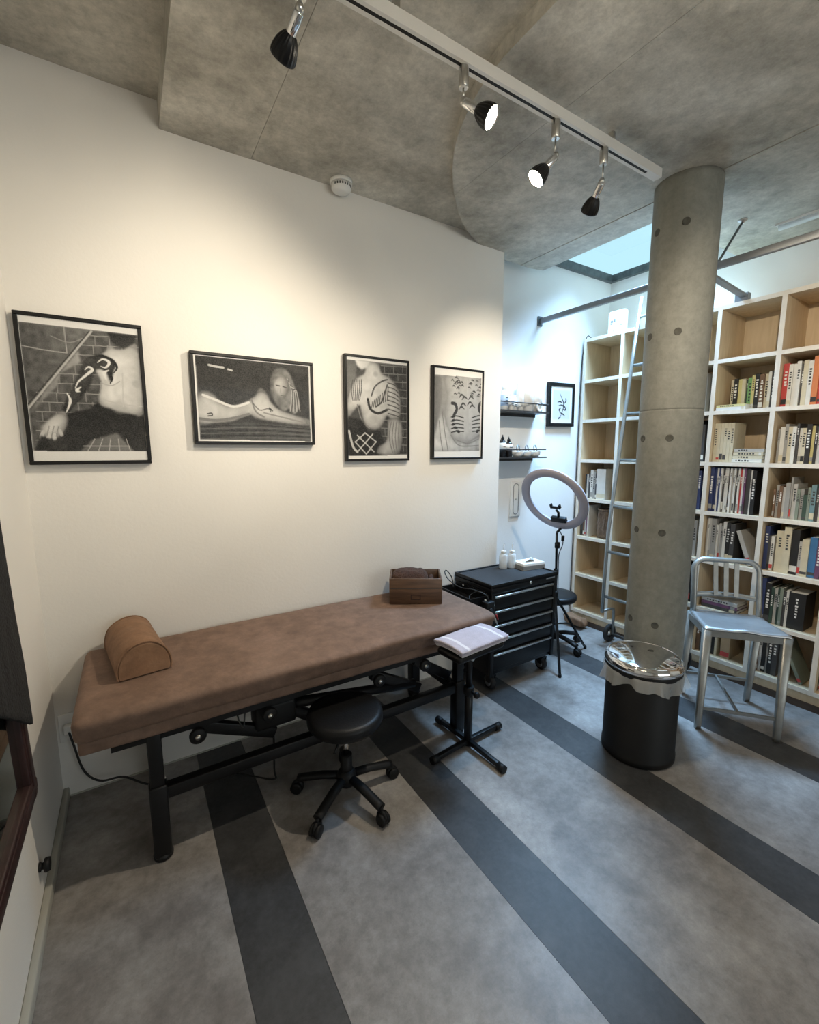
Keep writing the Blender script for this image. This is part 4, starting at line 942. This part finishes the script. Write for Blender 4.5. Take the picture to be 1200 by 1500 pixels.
# bay right of the column (3)
fill(3, 5, [(None, .035, 0), ('cream', .016, .185), ('black', .022, .19), ('yellow', .018, .185), ('cream', .018, .185), ('dark green', .008, .18), ('green', .022, .19), ('yellow', .015, .20), ('black', .022, .205), ('brown', .022, .20), ('cream', .018, .20), ('white', .014, .21), ('charcoal', .024, .21)], setback=.10)
place_book(3, 5, 0, 'white', .017, .155, 1.192, shz[5]+.009, flat=True, setback=.003, dp=.085); place_book(3, 5, 1, 'yellow', .014, .15, 1.196, shz[5]+.0255, flat=True, setback=.005, dp=.08)
fill(3, 4, [('cream', .017, .235)]*6, jit=.002)
for k in range(4): place_book(3, 4, k, ('white', 'cream', 'cream', 'light grey')[k], .019, .15, 1.093, shz[4]+.0105+.0205*k, flat=True, setback=.02+.006*k)
fill(3, 3, [('navy', .020, .275), ('navy', .014, .27)]+[(c, .0095, .272) for c in ('white', 'navy', 'white', 'charcoal', 'white', 'white', 'black', 'white', 'light grey', 'white', 'charcoal', 'white', 'red', 'white', 'purple')]+[('charcoal', .022, .27), ('white', .008, .262), ('black', .02, .26)])
fill(3, 2, [('light grey', .012, .262), ('white', .008, .262), ('light grey', .010, .262), ('grey', .026, .262), ('white', .010, .225), ('light grey', .012, .235), ('grey', .012, .22), ('white', .017, .25), ('black', .020, .245), ('charcoal', .024, .24), (None, .008, 0), ('light grey', .022, .215, 20)])
for k in range(3): place_book(3, 1, k, ('charcoal', 'purple', 'light grey')[k], .020, .20, 1.14, shz[1]+.0105+.021*k, flat=True, setback=.03)
fill(3, 0, [('brown', .02, .22), ('charcoal', .024, .23), ('black', .026, .24), ('white', .016, .225), ('black', .020, .24), ('cream', .012, .22), (None, .02, 0), ('tan', .05, .21)])
# second bay (4)
fill(4, 5, [('red', .026, .232), ('white', .018, .225), ('white', .014, .225), ('white', .018, .235), ('charcoal', .010, .22), ('cream', .020, .235), ('white', .020, .23), ('orange', .024, .25), ('red', .024, .245), ('pink', .022, .24), ('white', .02, .23)])
fill(4, 4, [(None, .008, 0), ('grey', .010, .19), ('white', .019, .20), ('grey', .015, .215), ('cream', .020, .20), ('white', .016, .20), ('charcoal', .010, .215), ('white', .013, .19), ('cream', .017, .19), ('black', .020, .21), ('yellow', .014, .20), ('black', .012, .20), ('light grey', .016, .22), ('purple', .018, .215), ('navy', .018, .22), ('grey', .02, .21)])
fill(4, 3, [(None, .02, 0), ('brown', .010, .16), ('grey', .014, .185), ('brown', .015, .18), ('light grey', .012, .175), ('grey', .020, .20), ('grey', .008, .232), ('light grey', .018, .195), ('grey green', .014, .17), ('grey', .015, .17), ('dark green', .018, .14), ('grey green', .012, .18), ('teal', .020, .195), ('charcoal', .014, .18), ('light grey', .014, .17), ('pink', .014, .16), ('grey', .016, .18)])
fill(4, 2, [('navy', .020, .255), ('charcoal', .010, .20), ('white', .016, .20), (None, .008, 0), ('cream', .034, .235), ('cream', .032, .262), ('black', .034, .25), ('light grey', .014, .19), ('cream', .030, .205), ('blue', .030, .222), ('purple', .020, .21)])
fill(4, 1, [('navy', .032, .26), ('black', .026, .235), ('dark green', .014, .215), ('light grey', .014, .21), ('dark green', .012, .22), ('grey green', .014, .22), ('charcoal', .012, .205), ('white', .012, .215), ('black', .075, .21)])
fill(4, 0, [('light grey', .014, .235), ('brown', .018, .235), ('light grey', .012, .23), ('black', .018, .235), ('grey', .010, .22), ('black', .022, .23), ('charcoal', .024, .22), (None, .015, 0), ('grey green', .016, .225, 24)])
# rightmost bay (5): only its lower rows show
fill(5, 0, [('light grey', .012, .20), ('grey', .014, .22), ('white', .012, .19), ('light grey', .016, .21), ('charcoal', .02, .22), ('brown', .02, .2), ('grey', .02, .21)])
fill(5, 1, rnd(['brown', 'charcoal', 'red', 'navy', 'grey'], 9, .014, .028, .19, .25))
fill(5, 2, rnd(['white', 'grey', 'red', 'cream'], 9, .014, .028, .19, .25))
# bay behind the column (2): only its right edge shows
for rw in (1, 2, 3, 4, 5):
    fill(2, rw, [(None, .12, 0)]+rnd(['black', 'charcoal', 'brown', 'navy'] if rw in (3, 4) else ['white', 'grey', 'black'], 6, .018, .024, .22, .265))
# bay beside the white wall (0)
fill(0, 3, [(None, .030, 0), ('black', .012, .19), ('light grey', .014, .19), ('charcoal', .014, .20), ('white', .024, .225), ('grey', .020, .215), ('charcoal', .012, .20), ('white', .075, .235)], jit=.005)
fill(0, 2, [('charcoal', .024, .22), ('brown', .014, .23), ('light grey', .012, .245), ('purple', .010, .25), ('white', .012, .25)], jit=.01)
# wicker basket in that bay
wb = thing('wicker_basket', 'brown woven basket on a shelf beside the ladder', 'basket', (3.165, 2.088, shz[2]+.001))
def wob(r, z, a, k): return (r*(1+.05*math.cos(14*a+k*1.57)), z)
MB().lathe([(.060, 0), (.074, .01), (.082, .05), (.083, .09), (.081, .13), (.078, .19), (.074, .225), (.068, .223), (.068, .02)], n=84, wob=wob).build('body', M_WICK, wb, world=False)
MB().tube([(.078*math.cos(a), .078*math.sin(a), .225) for a in [2*math.pi*k/24 for k in range(25)]], .007, 8).build('rim', M_WICK, wb, world=False)
for e in (-1, 1): MB().tube(catmull([(-.082, e*.02, .21), (-.094, e*.025, .14), (-.096, e*.02, .07), (-.088, e*.03, .02)], 5), .004, 8).build('strap', M_WICK, wb, world=False)
# crumpled bag under the bookcase
cb = thing('crumpled_bag', 'crumpled paper bag lying at the foot of the bookcase', 'bag', (2.97, 2.20, 0))
def cbf(q): return q*(1+.35*nz(q*18)) + Vector((0, 0, .004))
soft_box(MB(), (0, 0, .05), (.09, .16, .075), .02, (8, 12, 7), cbf).build('paper', M_TAN, cb, world=False)

# ================================================================== LADDER, RAIL
rail = thing('ladder_rail', 'grey metal rail spanning in front of bookcase top', 'rail', (2.567, 1.0, 2.333))
MB().bb((2.557, -.2, 2.315), (2.577, RY-.004, 2.350), bev=.003).build('bar', M_GRAYM, rail)
MB().bb((2.545, RY-.008, 2.30), (2.589, RY, 2.365)).build('wall_plate', M_DKALU, rail)
MB().cyl((2.567, 1.185, 2.345), (2.828, 1.204, 2.605), .006, n=10).build('hanger_rod', M_DKALU, rail)
MB().lathe([(.022, 0), (.022, -.006), (.010, -.012), (.008, -.02)], (2.831, 1.204, Z2), n=20).build('ceiling_plate', M_STEEL, rail)
MB().bar((2.567, 1.255, 2.333), (3.06, 1.255, 2.292), .035, .012).build('tie_bar', M_GRAYM, rail)
MB().bb((3.052, 1.235, 2.268), (3.09, 1.30, 2.31)).build('bracket', M_GRAYM, rail)
ld = thing('library_ladder', 'slim metal library ladder leaning on the bookcase', 'ladder', (2.9, 1.605, 0))
def lx(z): return 2.838+(z-.85)*.133 if z > .85 else 2.838-(.85-z)*.03
for y in (1.87, 1.455):
    pts = [(lx(z), y, z) for z in (2.453, 2.0, 1.5, 1.0, .85, .7, .5, .255)]
    sl = MB().tube(pts, .02, 12, flat=(.012, .022) if False else (.019, .012)).build('stile', M_ALU, ld)
    e = -1 if y > 1.6 else 1; yo = -.012 if y > 1.6 else -.085
    MB().tube([(lx(.255), y, .262), (2.90, y+yo*.8, .268), (2.938, y+yo, .262), (2.945, y+yo, .24), (2.948, y+yo, .07)], .010, 10).build('foot_tube', M_ALU, sl)
    wh = MB().lathe([(.034, -.012), (.056, -.013), (.066, -.008), (.066, .008), (.056, .013), (.034, .012), (.034, -.012)], (2.948, y+yo+.026*(-e), .066), (0, 1, 0), n=36).build('tyre', M_TYRE, ld)
    MB().lathe([(.0, -.010), (.012, -.012), (.014, -.005), (.034, -.004), (.034, .004), (.014, .005), (.012, .012), (0, .010)], (2.948, y+yo+.026*(-e), .066), (0, 1, 0), n=28).build('hub', M_STEEL, wh)
MB().cyl((2.948, 1.87, .066), (2.948, 1.35, .066), .008, n=12).build('axle', M_ALU, ld)
for z in (2.32, 1.995, 1.667, 1.349, 1.026, .705, .378):
    MB().cyl((lx(z), 1.868, z), (lx(z), 1.457, z), .0105, n=12).build('rung', M_ALU, ld)

# ================================================================== TRASH CAN
TX, TYc = 1.964, 1.075
tc_ = thing('trash_can', 'black round trash can with mirror steel lid and plastic liner', 'trash can', (TX, TYc, 0))
MB().lathe([(0, .0), (.150, 0), (.158, .006), (.158, .030), (.155, .034), (.155, .405), (.150, .41)], (TX, TYc, 0), n=72).build('body', M_BLKP, tc_)
def bagw(r, z, a, k):
    if k == 0: return (r, z)
    s_ = k/5.
    return (r+s_*(.010*math.sin(5*a+1)+.008*math.sin(11*a)+.005*math.sin(23*a+2)), z-s_*(.014*math.sin(3*a+.5)+.008*math.sin(9*a)))
MB().lathe([(.156, .425), (.163, .424), (.168, .412), (.171, .398), (.174, .384), (.176, .370)], (TX, TYc, 0), n=120, wob=bagw).build('liner_bag', M_BAG, tc_)
MB().lathe([(.152, .405), (.163, .418), (.164, .432), (.160, .438)], (TX, TYc, 0), n=72).build('rim', M_BLKP, tc_)
MB().lathe([(.161, .436), (.166, .440), (.167, .450), (.165, .462), (.157, .472), (.140, .478), (.125, .482), (.090, .491), (.045, .497), (0, .499)], (TX, TYc, 0), n=96).build('lid', M_CHROME, tc_)
MB().tube([(TX+.150*math.cos(a), TYc+.150*math.sin(a), .4755) for a in [2*math.pi*k/64 for k in range(65)]], .0028, 8).build('lid_bead', M_CHROME, tc_)

# ================================================================== ALUMINIUM CHAIR
ch = thing('metal_chair', 'brushed aluminium chair with slatted back beside the column', 'chair', (2.603, .965, 0), R(-51.03))
hw, hd = .168, .153
def zt(y): return .5355-.0105*(y/hd)           # seat surface height, front (-y) to back
def leg(x0, y0, x1, y1, z1):
    mb = MB(); n = 12; rings = []
    for z, w_ in ((0., .0125), (.02, .0135), (z1, .0185)):
        t_ = z/z1; x, y = x0+(x1-x0)*t_, y0+(y1-y0)*t_
        rings.append([mb.bm.verts.new((x+w_*1.15*(abs(math.cos(a))**.5)*math.copysign(1, math.cos(a)), y+w_*(abs(math.sin(a))**.5)*math.copysign(1, math.sin(a)), z)) for a in [2*math.pi*(k+.5)/n for k in range(n)]])
    for i in range(2):
        for k in range(n):
            f = mb.bm.faces.new((rings[i][k], rings[i][(k+1) % n], rings[i+1][(k+1) % n], rings[i+1][k])); f.smooth = True
    mb.bm.faces.new(rings[0]); mb.bm.faces.new(rings[-1]); return mb
for sx in (-1, 1):
    leg(sx*hw, -hd, sx*(hw-.004), -hd+.004, zt(-hd)-.012).build('leg', M_ALU, ch, world=False)
    leg(sx*(hw-.002), hd+.070, sx*(hw-.010), hd-.004, zt(hd)-.006).build('leg', M_ALU, ch, world=False)
def seatf(u, v):
    x = -1+2*u; y = -1+2*v
    # rounded-trapezoid outline
    wx = hw+.016-.016*v
    X = x*wx; Y = y*(hd+.013)-.005*(1-x*x)*(1-v)
    dish = .016*(1-x*x)*(1-y*y)*1.0
    saddle = .007*math.exp(-(x/.22)**2)*max(0, -y)*1.0
    lipf = -.010*max(0, (abs(x)-.9)/.1)**2 - .012*max(0, (-y-.86)/.14)**2
    return Vector((X, Y, zt(Y)-dish+saddle+lipf+.004))
st_ = MB().grid(seatf, 32, 28); 
stm = st_.build('seat', M_SEAT, ch, world=False)
sm = stm.modifiers.new('thick', 'SOLIDIFY'); sm.thickness = .006; sm.offset = -1
ap = MB()
ap.bar((-hw, -hd, zt(-hd)-.028), (hw, -hd, zt(-hd)-.028), .016, .034); ap.bar((-hw, hd, zt(hd)-.028), (hw, hd, zt(hd)-.028), .016, .034)
for sx in (-1, 1): ap.bar((sx*hw, -hd, zt(-hd)-.028), (sx*hw, hd, zt(hd)-.028), .016, .034)
ap.build('apron', M_ALU, ch, world=False)
# back: arched frame leaning backwards
def bk(x, h): return Vector((x, hd-.004+.064*(max(0, h)/.30)**1.2, zt(hd)-.004+h))
HB, rad = .292, .058; xb = hw-.014
pts = [bk(-xb, h) for h in (-.02, .05, .10, .16, HB-rad)]
pts += [bk(-xb+rad-rad*math.cos(a), HB-rad+rad*math.sin(a)) for a in [R(15*k) for k in range(1, 7)]]
pts += [bk(x, HB) for x in (-.06, 0, .06)]
pts += [bk(xb-rad+rad*math.sin(a), HB-rad+rad*math.cos(a)) for a in [R(15*k) for k in range(0, 7)]]
pts += [bk(xb, h) for h in (.16, .10, .05, -.02)]
MB().tube(pts, .015, 12, flat=(.012, .016)).build('back_frame', M_ALU, ch, world=False)
for x in (-.050, .0, .050):
    MB().bar(bk(x*.95, .10), bk(x, HB-.004), .021, .008, side=(0, 1, .2)).build('slat', M_ALU, ch, world=False)
def crossr(u):
    x = -xb+2*xb*u; return bk(x, .095)+Vector((0, .022*math.sin(math.pi*u), .008*math.sin(math.pi*u)))
MB().tube([crossr(k/14) for k in range(15)], .01, 10, flat=(.007, .014)).build('cross_rail', M_ALU, ch, world=False)
zs_ = .115
MB().bar((-hw, -hd+.001, zs_), (hw, -hd+.001, zs_), .010, .016).build('stretcher', M_ALU, ch, world=False)
MB().bar((-hw+.004, hd+.050, zs_+.02), (hw-.004, hd+.050, zs_+.02), .010, .016).build('stretcher', M_ALU, ch, world=False)
MB().bar((0, -hd, zs_), (0, hd+.050, zs_+.02), .010, .014).build('centre_stretcher', M_ALU, ch, world=False)

# ================================================================== LEFT WALL: mirror, cloth, door stop, outlet
mr_ = thing('wall_mirror', 'mirror in a dark reddish wooden frame on the left wall', 'mirror', (LX+.02, 1.0, .42))
def mp(y, z): return Vector((LX+.030-.026*(z-.42)/1.0, y, z))         # leaning plane: bottom further from the wall
my0, my1, mz0, mz1, fw = .78, 1.515, .47, 1.42, .062
def mrail(nm, a, b_):
    mb = MB(); a, b_ = mp(*a), mp(*b_); d = (b_-a).normalized(); s_ = Vector((1, 0, 0)).cross(d).normalized()
    mb.bar(a, b_, .030, fw, side=s_, bev=.004); mb.bar(a+Vector((.008, 0, 0)), b_+Vector((.008, 0, 0)), .018, fw*.55, side=s_, bev=.005)
    return mb.build(nm, M_WALNUT, mr_)
mrail('frame_rail', (my0, mz0+fw/2), (my1, mz0+fw/2)); mrail('frame_rail', (my0, mz1-fw/2), (my1, mz1-fw/2))
mrail('frame_stile', (my1-fw/2, mz0+.004), (my1-fw/2, mz1)); mrail('frame_stile', (my0+fw/2, mz0+.004), (my0+fw/2, mz1))
g = MB(); vs = [g.bm.verts.new(mp(y, z)) for y, z in ((my0+.04, mz0+.04), (my1-.04, mz0+.04), (my1-.04, mz1-.04), (my0+.04, mz1-.04))]; g.bm.faces.new(vs)
gl = g.build('glass', M_MIRR, mr_); gs = gl.modifiers.new('thick', 'SOLIDIFY'); gs.thickness = .004
jk = thing('black_garment', 'black cloth garment hung over the wooden mirror frame', 'garment', (LX+.06, 1.40, .66))
JK = .62          # the hem rises away from the frame's edge
def jf(q):
    z = q.z+1.06
    return q + Vector((-.026*(z-.42)+.004*abs(nz((q.y*18, z*3, 1))), .003*nz((z*9, 2, 0)), (.006*nz((q.y*16, 0, 3))+JK*(.168-q.y))*(1 if q.z < 0 else 0)*max(0, -q.z/.39)))
jm = MB(); soft_box(jm, (LX+.053, 1.352, 1.06), (.012, .335, .785), .0055, (4, 24, 44), jf); jm.build('cloth', M_BLKC, jk)
ds = thing('door_stop', 'small black door stop knob low on the left wall', 'door stop', (LX, 1.60, .12))
MB().lathe([(.014, 0), (.014, .005), (.010, .007), (.010, .012), (.019, .014), (.021, .018), (.019, .028), (0, .030)], (LX, 1.63, .145), (1, 0, 0), n=24).build('knob', M_BLKP, ds)
ol = thing('wall_outlet', 'white wall outlet with plug beside the bed head', 'outlet', (-.288, WY-.006, .27))
MB().bb((-.322, WY-.008, .245), (-.252, WY, .365), bev=.003).build('plate', M_WHT, ol)
MB().bb((-.305, WY-.035, .285), (-.27, WY-.008, .325), bev=.006).build('plug', M_WHT, ol)
tag(MB().tube(catmull([(-.288, WY-.03, .30), (-.275, WY-.05, .25), (-.25, WY-.06, .13), (-.20, WY-.07, .07), (-.12, WY-.08, .06), (-.04, WY-.12, .02), (.05, WY-.16, .006), (.25, WY-.2, .006), (.42, 1.80, .006), (.42, 1.74, .10), (.42, 1.72, .34)], 7), .0042, 8).build('bed_power_cord', M_WIRE), 'black power cord running from the outlet under the bed', 'cord')
